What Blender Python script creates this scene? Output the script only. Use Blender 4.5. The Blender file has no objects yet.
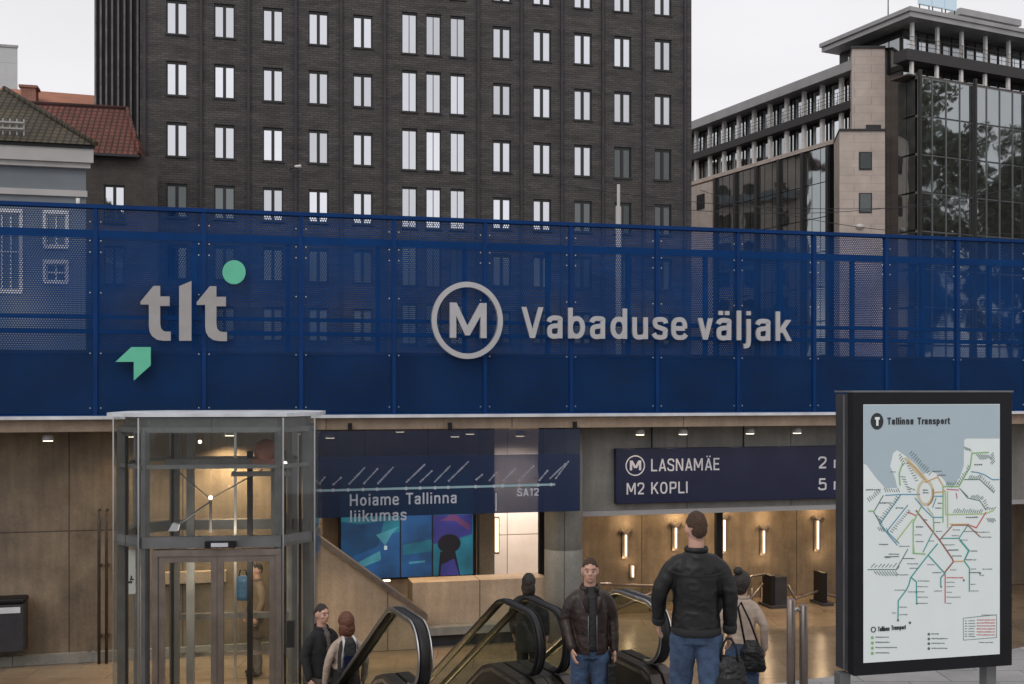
import bpy, bmesh, math, random
from mathutils import Vector, Matrix, noise
random.seed(7)
R = math.radians
SC = bpy.context.scene
COL = SC.collection
F = 1100.0; HX = 512.0; HY = 390.0; CZ = 2.65          # lens in pixels, horizon, eye height above the forecourt

# ------------------------------------------------------------------ camera
cd = bpy.data.cameras.new('camera'); cam = bpy.data.objects.new('camera', cd); COL.objects.link(cam)
cam.location = (0, 0, CZ); cam.rotation_euler = (R(90), 0, 0)
cd.sensor_width = 36; cd.lens = 36*F/1024; cd.shift_y = 48/1024; cd.clip_end = 3000; cd.clip_start = .05
SC.camera = cam

# ------------------------------------------------------------------ materials
def mat(name): 
    m = bpy.data.materials.new(name); m.use_nodes = True
    nt = m.node_tree; return m, nt, nt.nodes, nt.links
def prin(nodes): return next(n for n in nodes if n.type == 'BSDF_PRINCIPLED')
def pm(name, col, rough=.6, metal=0, var=.25, scale=6, bump=.0, stretch=(1,1,1), emit=0, spec=.5, coat=0, bscale=None):
    m, nt, N, L = mat(name); p = prin(N)
    tc = N.new('ShaderNodeTexCoord'); mp = N.new('ShaderNodeMapping'); mp.inputs['Scale'].default_value = stretch
    L.new(tc.outputs['Object'], mp.inputs[0])
    nz = N.new('ShaderNodeTexNoise'); nz.inputs['Scale'].default_value = scale; nz.inputs['Detail'].default_value = 6
    L.new(mp.outputs[0], nz.inputs['Vector'])
    mr = N.new('ShaderNodeMapRange'); mr.inputs[1].default_value = .3; mr.inputs[2].default_value = .7
    mr.inputs[3].default_value = 1-var; mr.inputs[4].default_value = 1+var
    L.new(nz.outputs['Fac'], mr.inputs[0])
    vm = N.new('ShaderNodeVectorMath'); vm.operation = 'SCALE'; vm.inputs[0].default_value = col
    L.new(mr.outputs[0], vm.inputs['Scale']); L.new(vm.outputs[0], p.inputs['Base Color'])
    rr = N.new('ShaderNodeMapRange'); rr.inputs[3].default_value = max(.02, rough-.08); rr.inputs[4].default_value = min(1, rough+.08)
    L.new(nz.outputs['Fac'], rr.inputs[0]); L.new(rr.outputs[0], p.inputs['Roughness'])
    p.inputs['Metallic'].default_value = metal; p.inputs['Specular IOR Level'].default_value = spec
    p.inputs['Coat Weight'].default_value = coat
    if bump:
        b = N.new('ShaderNodeBump'); b.inputs['Strength'].default_value = bump; b.inputs['Distance'].default_value = .02
        if bscale:
            n2 = N.new('ShaderNodeTexNoise'); n2.inputs['Scale'].default_value = bscale; n2.inputs['Detail'].default_value = 5
            L.new(mp.outputs[0], n2.inputs['Vector']); L.new(n2.outputs['Fac'], b.inputs['Height'])
        else: L.new(nz.outputs['Fac'], b.inputs['Height'])
        L.new(b.outputs[0], p.inputs['Normal'])
    if emit:
        p.inputs['Emission Color'].default_value = (*col, 1); p.inputs['Emission Strength'].default_value = emit
    return m
def emis(name, col, s):
    m, nt, N, L = mat(name); p = prin(N); p.inputs['Base Color'].default_value = (*col, 1)
    p.inputs['Emission Color'].default_value = (*col, 1); p.inputs['Emission Strength'].default_value = s; return m
def tiled(name, c1, c2, cm, sx, sy, mortar=.02, rough=.8, off=.5, swap='xz', var=.25, nscale=1.2, bump=.3, stain=(1,1,1), spec=.4):
    """brick / tile / panel surface: sizes in metres"""
    m, nt, N, L = mat(name); p = prin(N)
    tc = N.new('ShaderNodeTexCoord'); sp = N.new('ShaderNodeSeparateXYZ'); cb = N.new('ShaderNodeCombineXYZ')
    L.new(tc.outputs['Object'], sp.inputs[0])
    if swap == 'xz':
        L.new(sp.outputs[0], cb.inputs[0]); L.new(sp.outputs[2], cb.inputs[1])
    elif swap == 'sum':            # works on both faces of a right-angled block
        ad = N.new('ShaderNodeMath'); ad.operation = 'ADD'
        L.new(sp.outputs[0], ad.inputs[0]); L.new(sp.outputs[1], ad.inputs[1])
        L.new(ad.outputs[0], cb.inputs[0]); L.new(sp.outputs[2], cb.inputs[1])
    else:
        L.new(sp.outputs[0], cb.inputs[0]); L.new(sp.outputs[1], cb.inputs[1])
    br = N.new('ShaderNodeTexBrick'); br.inputs['Scale'].default_value = 1
    br.inputs['Brick Width'].default_value = sx; br.inputs['Row Height'].default_value = sy
    br.inputs['Mortar Size'].default_value = mortar; br.inputs['Mortar Smooth'].default_value = .3; br.offset = off
    br.inputs['Color1'].default_value = (*c1, 1); br.inputs['Color2'].default_value = (*c2, 1); br.inputs['Mortar'].default_value = (*cm, 1)
    L.new(cb.outputs[0], br.inputs['Vector'])
    mp = N.new('ShaderNodeMapping'); mp.inputs['Scale'].default_value = stain; L.new(tc.outputs['Object'], mp.inputs[0])
    nz = N.new('ShaderNodeTexNoise'); nz.inputs['Scale'].default_value = nscale; nz.inputs['Detail'].default_value = 8; nz.inputs['Roughness'].default_value = .65
    L.new(mp.outputs[0], nz.inputs['Vector'])
    mr = N.new('ShaderNodeMapRange'); mr.inputs[1].default_value = .3; mr.inputs[2].default_value = .7
    mr.inputs[3].default_value = 1-var; mr.inputs[4].default_value = 1+var; L.new(nz.outputs['Fac'], mr.inputs[0])
    vm = N.new('ShaderNodeVectorMath'); vm.operation = 'SCALE'
    L.new(br.outputs['Color'], vm.inputs[0]); L.new(mr.outputs[0], vm.inputs['Scale']); L.new(vm.outputs[0], p.inputs['Base Color'])
    p.inputs['Roughness'].default_value = rough; p.inputs['Specular IOR Level'].default_value = spec
    if bump:
        b = N.new('ShaderNodeBump'); b.inputs['Strength'].default_value = bump; b.inputs['Distance'].default_value = .02
        iv = N.new('ShaderNodeMath'); iv.operation = 'SUBTRACT'; L.new(nz.outputs['Fac'], iv.inputs[0]); L.new(br.outputs['Fac'], iv.inputs[1])
        L.new(iv.outputs[0], b.inputs['Height']); L.new(b.outputs[0], p.inputs['Normal'])
    return m
def concrete(name, col, panel=(1.5, 3.2), joint=.5, var=.3, rough=.75):
    """cast concrete: form joints, tie holes, blotches, vertical runs"""
    m, nt, N, L = mat(name); p = prin(N)
    tc = N.new('ShaderNodeTexCoord'); sp = N.new('ShaderNodeSeparateXYZ'); cb = N.new('ShaderNodeCombineXYZ')
    L.new(tc.outputs['Object'], sp.inputs[0]); L.new(sp.outputs[0], cb.inputs[0]); L.new(sp.outputs[2], cb.inputs[1])
    br = N.new('ShaderNodeTexBrick'); br.inputs['Scale'].default_value = 1; br.offset = 0
    br.inputs['Brick Width'].default_value = panel[0]; br.inputs['Row Height'].default_value = panel[1]
    br.inputs['Mortar Size'].default_value = .011; br.inputs['Mortar Smooth'].default_value = .2
    br.inputs['Color1'].default_value = (1, 1, 1, 1); br.inputs['Color2'].default_value = (.86, .86, .86, 1); br.inputs['Mortar'].default_value = (joint,)*3+(1,)
    L.new(cb.outputs[0], br.inputs['Vector'])
    def nz(scale, st, lo, hi, det=8):
        mp = N.new('ShaderNodeMapping'); mp.inputs['Scale'].default_value = st; L.new(tc.outputs['Object'], mp.inputs[0])
        n = N.new('ShaderNodeTexNoise'); n.inputs['Scale'].default_value = scale; n.inputs['Detail'].default_value = det; n.inputs['Roughness'].default_value = .65
        L.new(mp.outputs[0], n.inputs['Vector'])
        r = N.new('ShaderNodeMapRange'); r.inputs[1].default_value = .3; r.inputs[2].default_value = .7; r.inputs[3].default_value = lo; r.inputs[4].default_value = hi
        L.new(n.outputs['Fac'], r.inputs[0]); return r, n
    a, an = nz(1.1, (1, 1, 1), 1-var, 1+var); b, bn = nz(5, (1.2, 1.2, .12), 1-var*.6, 1+var*.5); c, cn = nz(22, (1, 1, 1), .9, 1.1, 3)
    def mul(x, y):
        q = N.new('ShaderNodeMath'); q.operation = 'MULTIPLY'; L.new(x, q.inputs[0]); L.new(y, q.inputs[1]); return q.outputs[0]
    f = mul(mul(a.outputs[0], b.outputs[0]), c.outputs[0])
    v1 = N.new('ShaderNodeVectorMath'); v1.operation = 'MULTIPLY'; v1.inputs[1].default_value = col; L.new(br.outputs['Color'], v1.inputs[0])
    v2 = N.new('ShaderNodeVectorMath'); v2.operation = 'SCALE'; L.new(v1.outputs[0], v2.inputs[0]); L.new(f, v2.inputs['Scale'])
    L.new(v2.outputs[0], p.inputs['Base Color']); p.inputs['Roughness'].default_value = rough
    bp = N.new('ShaderNodeBump'); bp.inputs['Strength'].default_value = .25; bp.inputs['Distance'].default_value = .02
    sb = N.new('ShaderNodeMath'); sb.operation = 'SUBTRACT'; L.new(cn.outputs['Fac'], sb.inputs[0]); L.new(br.outputs['Fac'], sb.inputs[1])
    L.new(sb.outputs[0], bp.inputs['Height']); L.new(bp.outputs[0], p.inputs['Normal'])
    return m
def glass(name, tint=(.9, .95, .93), refl=(1, 1, 1), ior=1.5, dirt=.06, gain=1.0, graze=.4):
    m, nt, N, L = mat(name); N.remove(prin(N)); out = next(n for n in N if n.type == 'OUTPUT_MATERIAL')
    t = N.new('ShaderNodeBsdfTransparent'); t.inputs[0].default_value = (*tint, 1)
    g = N.new('ShaderNodeBsdfGlossy'); g.inputs[0].default_value = (*refl, 1); g.inputs['Roughness'].default_value = .03
    lw = N.new('ShaderNodeLayerWeight'); lw.inputs[0].default_value = .5
    pw = N.new('ShaderNodeMath'); pw.operation = 'POWER'; pw.inputs[1].default_value = 5; L.new(lw.outputs['Facing'], pw.inputs[0])
    ml = N.new('ShaderNodeMapRange'); ml.inputs[3].default_value = .045*gain; ml.inputs[4].default_value = graze; L.new(pw.outputs[0], ml.inputs[0])
    mx = N.new('ShaderNodeMixShader'); L.new(ml.outputs[0], mx.inputs[0]); L.new(t.outputs[0], mx.inputs[1]); L.new(g.outputs[0], mx.inputs[2])
    d = N.new('ShaderNodeBsdfDiffuse'); d.inputs[0].default_value = (.45, .47, .46, 1)
    nz = N.new('ShaderNodeTexNoise'); nz.inputs['Scale'].default_value = 3; nz.inputs['Detail'].default_value = 6
    tc = N.new('ShaderNodeTexCoord'); L.new(tc.outputs['Object'], nz.inputs['Vector'])
    mr = N.new('ShaderNodeMapRange'); mr.inputs[1].default_value = .35; mr.inputs[2].default_value = .75; mr.inputs[3].default_value = dirt*.3; mr.inputs[4].default_value = dirt*1.6
    L.new(nz.outputs['Fac'], mr.inputs[0])
    m2 = N.new('ShaderNodeMixShader'); L.new(mr.outputs[0], m2.inputs[0]); L.new(mx.outputs[0], m2.inputs[1]); L.new(d.outputs[0], m2.inputs[2])
    L.new(m2.outputs[0], out.inputs[0]); return m
def mirror_glass(name, refl, base, fac, wob=.02, rnd=.15, wscale=.6):
    """coated window glass in front of a dark room"""
    m, nt, N, L = mat(name); N.remove(prin(N)); out = next(n for n in N if n.type == 'OUTPUT_MATERIAL')
    g = N.new('ShaderNodeBsdfGlossy'); g.inputs[0].default_value = (*refl, 1); g.inputs['Roughness'].default_value = .04
    d = N.new('ShaderNodeBsdfDiffuse'); 
    tc = N.new('ShaderNodeTexCoord'); nz = N.new('ShaderNodeTexNoise'); nz.inputs['Scale'].default_value = wscale; nz.inputs['Detail'].default_value = 2
    L.new(tc.outputs['Object'], nz.inputs['Vector'])
    b = N.new('ShaderNodeBump'); b.inputs['Strength'].default_value = wob; b.inputs['Distance'].default_value = .3; L.new(nz.outputs['Fac'], b.inputs['Height']); L.new(b.outputs[0], g.inputs['Normal'])
    oi = N.new('ShaderNodeObjectInfo'); mr = N.new('ShaderNodeMapRange'); mr.inputs[3].default_value = fac-rnd; mr.inputs[4].default_value = min(1, fac+rnd)
    L.new(oi.outputs['Random'], mr.inputs[0])
    n2 = N.new('ShaderNodeTexNoise'); n2.inputs['Scale'].default_value = 1.5; L.new(tc.outputs['Object'], n2.inputs['Vector'])
    vm = N.new('ShaderNodeVectorMath'); vm.operation = 'SCALE'; vm.inputs[0].default_value = base; L.new(n2.outputs['Fac'], vm.inputs['Scale']); L.new(vm.outputs[0], d.inputs[0])
    mx = N.new('ShaderNodeMixShader'); L.new(mr.outputs[0], mx.inputs[0]); L.new(d.outputs[0], mx.inputs[1]); L.new(g.outputs[0], mx.inputs[2])
    L.new(mx.outputs[0], out.inputs[0]); return m
def perforated(name, col, pitch, rad):
    m, nt, N, L = mat(name); p = prin(N); out = next(n for n in N if n.type == 'OUTPUT_MATERIAL')
    p.inputs['Base Color'].default_value = (*col, 1); p.inputs['Roughness'].default_value = .55; p.inputs['Specular IOR Level'].default_value = .08
    tc = N.new('ShaderNodeTexCoord'); sp = N.new('ShaderNodeSeparateXYZ'); L.new(tc.outputs['Object'], sp.inputs[0])
    def ma(op, a, b=None):
        q = N.new('ShaderNodeMath'); q.operation = op
        for i, v in enumerate((a, b)):
            if v is None: continue
            if isinstance(v, (int, float)): q.inputs[i].default_value = v
            else: L.new(v, q.inputs[i])
        return q.outputs[0]
    v = ma('DIVIDE', sp.outputs[2], pitch*.866); row = ma('FLOOR', v)
    u = ma('ADD', ma('DIVIDE', sp.outputs[0], pitch), ma('MULTIPLY', ma('FLOORED_MODULO', row, 2.0), .5))
    du = ma('SUBTRACT', ma('FRACT', u), .5); dv = ma('MULTIPLY', ma('SUBTRACT', ma('FRACT', v), .5), .866)
    r2 = ma('ADD', ma('MULTIPLY', du, du), ma('MULTIPLY', dv, dv))
    hole = ma('LESS_THAN', r2, rad*rad)
    nz = N.new('ShaderNodeTexNoise'); nz.inputs['Scale'].default_value = 1.3; nz.inputs['Detail'].default_value = 6; L.new(tc.outputs['Object'], nz.inputs['Vector'])
    mr = N.new('ShaderNodeMapRange'); mr.inputs[1].default_value = .3; mr.inputs[2].default_value = .7; mr.inputs[3].default_value = .8; mr.inputs[4].default_value = 1.2; L.new(nz.outputs['Fac'], mr.inputs[0])
    vm = N.new('ShaderNodeVectorMath'); vm.operation = 'SCALE'; vm.inputs[0].default_value = col; L.new(mr.outputs[0], vm.inputs['Scale']); L.new(vm.outputs[0], p.inputs['Base Color'])
    t = N.new('ShaderNodeBsdfTransparent'); mx = N.new('ShaderNodeMixShader')
    L.new(hole, mx.inputs[0]); L.new(p.outputs[0], mx.inputs[1]); L.new(t.outputs[0], mx.inputs[2]); L.new(mx.outputs[0], out.inputs[0])
    return m
def film(name, col, alpha):
    m, nt, N, L = mat(name); p = prin(N); out = next(n for n in N if n.type == 'OUTPUT_MATERIAL')
    p.inputs['Base Color'].default_value = (*col, 1); p.inputs['Roughness'].default_value = .25
    t = N.new('ShaderNodeBsdfTransparent'); mx = N.new('ShaderNodeMixShader'); mx.inputs[0].default_value = 1-alpha
    L.new(p.outputs[0], mx.inputs[1]); L.new(t.outputs[0], mx.inputs[2]); L.new(mx.outputs[0], out.inputs[0]); return m

M = {}
M['brick'] = tiled('dark_brick', (.092,.082,.079), (.062,.056,.056), (.042,.039,.040), .42, .13, .018, .85, swap='sum', var=.38, nscale=.9, stain=(.5,.5,2.2), bump=.5)
M['rib'] = pm('dark_rib', (.034,.033,.038), .7, var=.3, scale=2)
M['fin'] = pm('pale_fin', (.16,.15,.145), .7, var=.3, scale=2)
M['dframe'] = pm('dark_window_frame', (.012,.012,.013), .45, var=.2)
M['pane'] = mirror_glass('window_glass', (.86,.88,.92), (.10,.10,.105), .80, rnd=.16, wob=.03, wscale=1.3)
M['pane_dark'] = mirror_glass('dark_window_glass', (.5,.55,.55), (.03,.03,.03), .22, rnd=.12, wob=.05)
M['curtain'] = mirror_glass('curtain_wall_glass', (.72,.78,.80), (.11,.11,.10), .38, rnd=.1, wob=.10, wscale=.35)
M['office_glass'] = mirror_glass('office_glass', (.85,.9,.92), (.05,.05,.05), .55, rnd=.25, wob=.02)
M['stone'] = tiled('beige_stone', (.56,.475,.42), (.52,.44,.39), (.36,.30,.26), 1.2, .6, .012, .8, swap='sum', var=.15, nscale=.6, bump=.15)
M['stone_dark'] = tiled('darker_stone', (.12,.10,.09), (.10,.085,.075), (.06,.05,.05), 1.2, .6, .012, .8, swap='sum', var=.15, nscale=.6, bump=.15)
M['roofmetal'] = pm('grey_roof_metal', (.33,.325,.325), .55, var=.12, scale=.8)
M['panelling'] = tiled('white_wall_panels', (.66,.60,.56), (.60,.55,.52), (.25,.22,.2), .8, 1.2, .012, .45, off=0, swap='xz', var=.12, nscale=1.1)
M['whitecol'] = pm('white_painted_column', (.74,.72,.70), .6, var=.1)
M['balcony'] = pm('dark_balcony_rail', (.035,.032,.032), .6, var=.2)
M['redtile'] = tiled('red_roof_tiles', (.17,.055,.036), (.135,.044,.031), (.045,.018,.015), .26, .34, .05, .8, off=0, swap='xy', var=.3, nscale=.7, bump=.8)
M['greentile'] = tiled('mossy_roof_tiles', (.082,.066,.038), (.066,.055,.034), (.028,.023,.016), .24, .30, .045, .85, off=0, swap='xy', var=.35, nscale=.6, bump=.8)
M['orangeroof'] = pm('far_orange_roof', (.42,.17,.10), .8, var=.15, scale=1)
M['plaster'] = pm('grey_plaster', (.17,.19,.21), .85, var=.12, scale=.7, bump=.1)
M['cornice'] = pm('pale_cornice', (.42,.40,.39), .8, var=.1, scale=1)
M['farwhite'] = tiled('far_white_panels', (.55,.55,.55), (.53,.53,.53), (.42,.42,.42), 3, 3, .04, .8, off=0, swap='sum', var=.06)
M['brownbrick'] = tiled('brown_brick', (.085,.072,.064), (.07,.06,.055), (.05,.045,.04), .3, .09, .014, .85, swap='sum', var=.25, nscale=1.5)
M['redbrick'] = tiled('red_brick', (.30,.13,.09), (.25,.10,.075), (.3,.2,.16), .3, .1, .014, .85, swap='sum', var=.2)
M['whiteframe'] = pm('white_window_frame', (.7,.68,.66), .6, var=.06)
M['perf'] = perforated('perforated_blue_sheet', (.0028,.042,.158), .036, .37)
M['perf_rear'] = perforated('perforated_rear_sheet', (.0025,.040,.152), .043, .40)
M['blue'] = pm('blue_powder_coat', (.0022,.033,.138), .65, var=.18, scale=2, spec=.15)
M['bolt'] = pm('zinc_bolt', (.6,.6,.62), .35, metal=.8, var=.1)
M['edge'] = pm('white_edge_trim', (.60,.62,.66), .5, var=.2, scale=3)
M['fascia'] = concrete('lamplit_fascia_concrete', (.30,.225,.165), (2.9, 5), .4, .25)  # brown glow of the downlights is put into this colour
M['conc'] = concrete('hall_concrete', (.19,.148,.105), (1.7, 2.05), .32, .42)
M['concgrey'] = concrete('grey_concrete', (.215,.212,.195), (2.0, 6), .4, .25)
M['concwarm'] = concrete('warm_concrete', (.42,.325,.235), (1.15, 6), .35, .25)
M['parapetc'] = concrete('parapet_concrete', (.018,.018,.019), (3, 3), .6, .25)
M['floor'] = tiled('polished_stone_floor', (.24,.185,.13), (.21,.16,.115), (.12,.09,.065), 1.2, .6, .006, .2, swap='xy', var=.25, nscale=1.4, bump=.02)
M['pave'] = tiled('granite_paving', (.33,.32,.31), (.28,.275,.27), (.15,.15,.15), .8, .4, .008, .75, swap='xy', var=.2, nscale=2)
M['asphalt'] = pm('asphalt', (.055,.055,.057), .9, var=.25, scale=3, bump=.3)
M['steel'] = pm('brushed_steel', (.50,.50,.50), .3, metal=1, var=.15, scale=8, stretch=(1,1,.1))
M['steelpaint'] = pm('grey_painted_steel', (.15,.155,.16), .45, metal=.3, var=.2, scale=4)
M['bronze'] = pm('bronze_anodised', (.25,.21,.185), .38, metal=.7, var=.15)
M['skirt'] = pm('dark_skirt_metal', (.07,.058,.05), .4, metal=.6, var=.25)
M['cframe'] = pm('curtain_line', (.17,.175,.18), .5, var=.1)
M['rubber'] = pm('black_rubber', (.012,.011,.012), .5, var=.3, spec=.35)
M['black'] = pm('black_paint', (.008,.008,.010), .5, var=.2, spec=.25)
M['darkgrey'] = pm('dark_grey_paint', (.035,.035,.041), .55, var=.2, spec=.3)
M['glass'] = glass('clear_glass', (.84,.86,.82), dirt=.003, gain=.4, graze=.12)
M['lglass'] = glass('lift_glass', (.94,.95,.94), dirt=.004, gain=.45, graze=.5)
M['letters'] = pm('satin_grey_letters', (.44,.435,.45), .42, metal=.25, var=.06)
M['tlt'] = pm('warm_grey_letters', (.33,.315,.31), .45, metal=.25, var=.06)
M['mint'] = pm('mint_green', (.11,.49,.32), .5, var=.05)
M['navy'] = pm('navy_sign_face', (.007,.010,.043), .35, var=.12, scale=2)
M['signtext'] = pm('pale_sign_lettering', (.58,.57,.60), .6, var=.04, emit=.06)
M['film'] = film('blue_film', (.010,.024,.075), .80)
M['film_thin'] = film('thin_blue_film', (.012,.024,.06), .55)
M['filmtext'] = pm('white_film_print', (.46,.48,.55), .6, var=.12, scale=9)
M['filmline'] = pm('grey_film_print', (.30,.31,.37), .6, var=.2, scale=9)
M['filmaxis'] = pm('teal_film_print', (.26,.42,.46), .6, var=.1)
M['paper'] = pm('white_paper', (.75,.76,.74), .8, var=.05)
M['lamp'] = emis('warm_lamp', (1, .74, .44), 2.6)
M['lampcool'] = emis('white_lamp', (1, .86, .66), 3.5)
M['denim'] = pm('blue_denim', (.042,.072,.135), .9, var=.35, scale=14, bump=.4, bscale=70)
M['leather_black'] = pm('black_leather', (.0075,.007,.0075), .46, var=.4, scale=9, bump=.35, bscale=16, spec=.38)
M['leather_brown'] = pm('brown_leather', (.026,.015,.012), .40, var=.4, scale=8, bump=.35, bscale=16, spec=.4)
M['skin'] = pm('skin', (.52,.30,.225), .5, var=.08, scale=12)
M['hair_brown'] = pm('brown_hair', (.055,.030,.018), .85, var=.4, scale=60, bump=.6)
M['hair_dark'] = pm('dark_hair', (.022,.016,.013), .6, var=.4, scale=60, bump=.6)
M['hair_red'] = pm('auburn_hair', (.12,.042,.02), .55, var=.4, scale=50, bump=.6)
M['cloth_black'] = pm('black_cloth', (.014,.014,.016), .85, var=.3, scale=12, bump=.3)
M['cloth_shirt'] = pm('charcoal_shirt', (.022,.021,.023), .8, var=.3, scale=16, bump=.3)
M['cloth_beige'] = pm('beige_coat', (.42,.33,.27), .85, var=.15, scale=12, bump=.3)
M['cloth_tan'] = pm('tan_coat', (.17,.12,.085), .85, var=.15, scale=12, bump=.3)
M['cloth_grey'] = pm('grey_cloth', (.14,.12,.11), .85, var=.2, scale=12, bump=.3)
M['cloth_white'] = pm('white_strap', (.6,.58,.56), .8, var=.1)
M['spot_blue'] = pm('blue_spot_colour', (.02,.075,.17), .6, var=.2)
M['lip'] = pm('lips', (.36,.14,.11), .5, var=.05)
M['eye'] = pm('eye_dark', (.03,.02,.018), .3, var=.05)
M['sheet'] = pm('map_sheet', (.61,.655,.65), .22, var=.02, emit=.20)
M['sea'] = pm('map_sea', (.33,.40,.44), .45, var=.02, emit=.20)
M['mapink'] = pm('map_black_ink', (.02,.025,.03), .5, var=.05)
M['mapgrey'] = pm('map_grey_ink', (.12,.15,.16), .5, var=.1)
M['mapdgreen'] = pm('map_dark_green', (.08,.16,.13), .5, var=.1)
M['mapgreen'] = pm('map_green', (.25,.48,.18), .5, var=.05)
M['maplime'] = pm('map_lime', (.42,.55,.25), .5, var=.05)
M['mapteal'] = pm('map_teal', (.05,.33,.31), .5, var=.05)
M['mapblue'] = pm('map_blue', (.10,.30,.45), .5, var=.05)
M['mapred'] = pm('map_red', (.55,.12,.12), .5, var=.05)
M['mapbrown'] = pm('map_brown', (.30,.13,.10), .5, var=.05)
M['maporange'] = pm('map_orange', (.62,.38,.16), .5, var=.05)
M['mapsand'] = pm('map_sand', (.62,.56,.40), .5, var=.05)
M['mappink'] = pm('map_pink', (.55,.20,.28), .5, var=.05)
for k, c in dict(scr_teal=(.015,.16,.22), scr_deep=(.008,.06,.15), scr_blue=(.015,.09,.24), scr_light=(.06,.27,.34), scr_violet=(.04,.04,.22), scr_dark=(.006,.007,.016),
                 scr_pink=(.14,.05,.14), scr_white=(.6,.75,.8), scr_aqua=(.015,.18,.26)).items():
    M[k] = emis('screen_'+k[4:], c, .62); prin(M[k].node_tree.nodes).inputs['Base Color'].default_value = (.01,.01,.012,1)
for k in [q for q in M if q.startswith('scr_')]:      # the picture itself varies softly
    n_, l_ = M[k].node_tree.nodes, M[k].node_tree.links; p_ = prin(n_); c_ = tuple(p_.inputs['Emission Color'].default_value)[:3]
    t_ = n_.new('ShaderNodeTexCoord'); z_ = n_.new('ShaderNodeTexNoise'); z_.inputs['Scale'].default_value = 1.6; z_.inputs['Detail'].default_value = 3; l_.new(t_.outputs['Object'], z_.inputs['Vector'])
    r_ = n_.new('ShaderNodeMapRange'); r_.inputs[1].default_value = .3; r_.inputs[2].default_value = .7; r_.inputs[3].default_value = .45; r_.inputs[4].default_value = 1.45; l_.new(z_.outputs['Fac'], r_.inputs[0])
    v_ = n_.new('ShaderNodeVectorMath'); v_.operation = 'SCALE'; v_.inputs[0].default_value = c_; l_.new(r_.outputs[0], v_.inputs['Scale']); l_.new(v_.outputs[0], p_.inputs['Emission Color'])
M['leaf'] = pm('leaf_green', (.05,.07,.028), .7, var=.4, scale=2)
M['bark'] = pm('bark', (.08,.065,.05), .9, var=.3)
M['lightbox'] = emis('roof_sign_face', (.5,.62,.70), .25)

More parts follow.
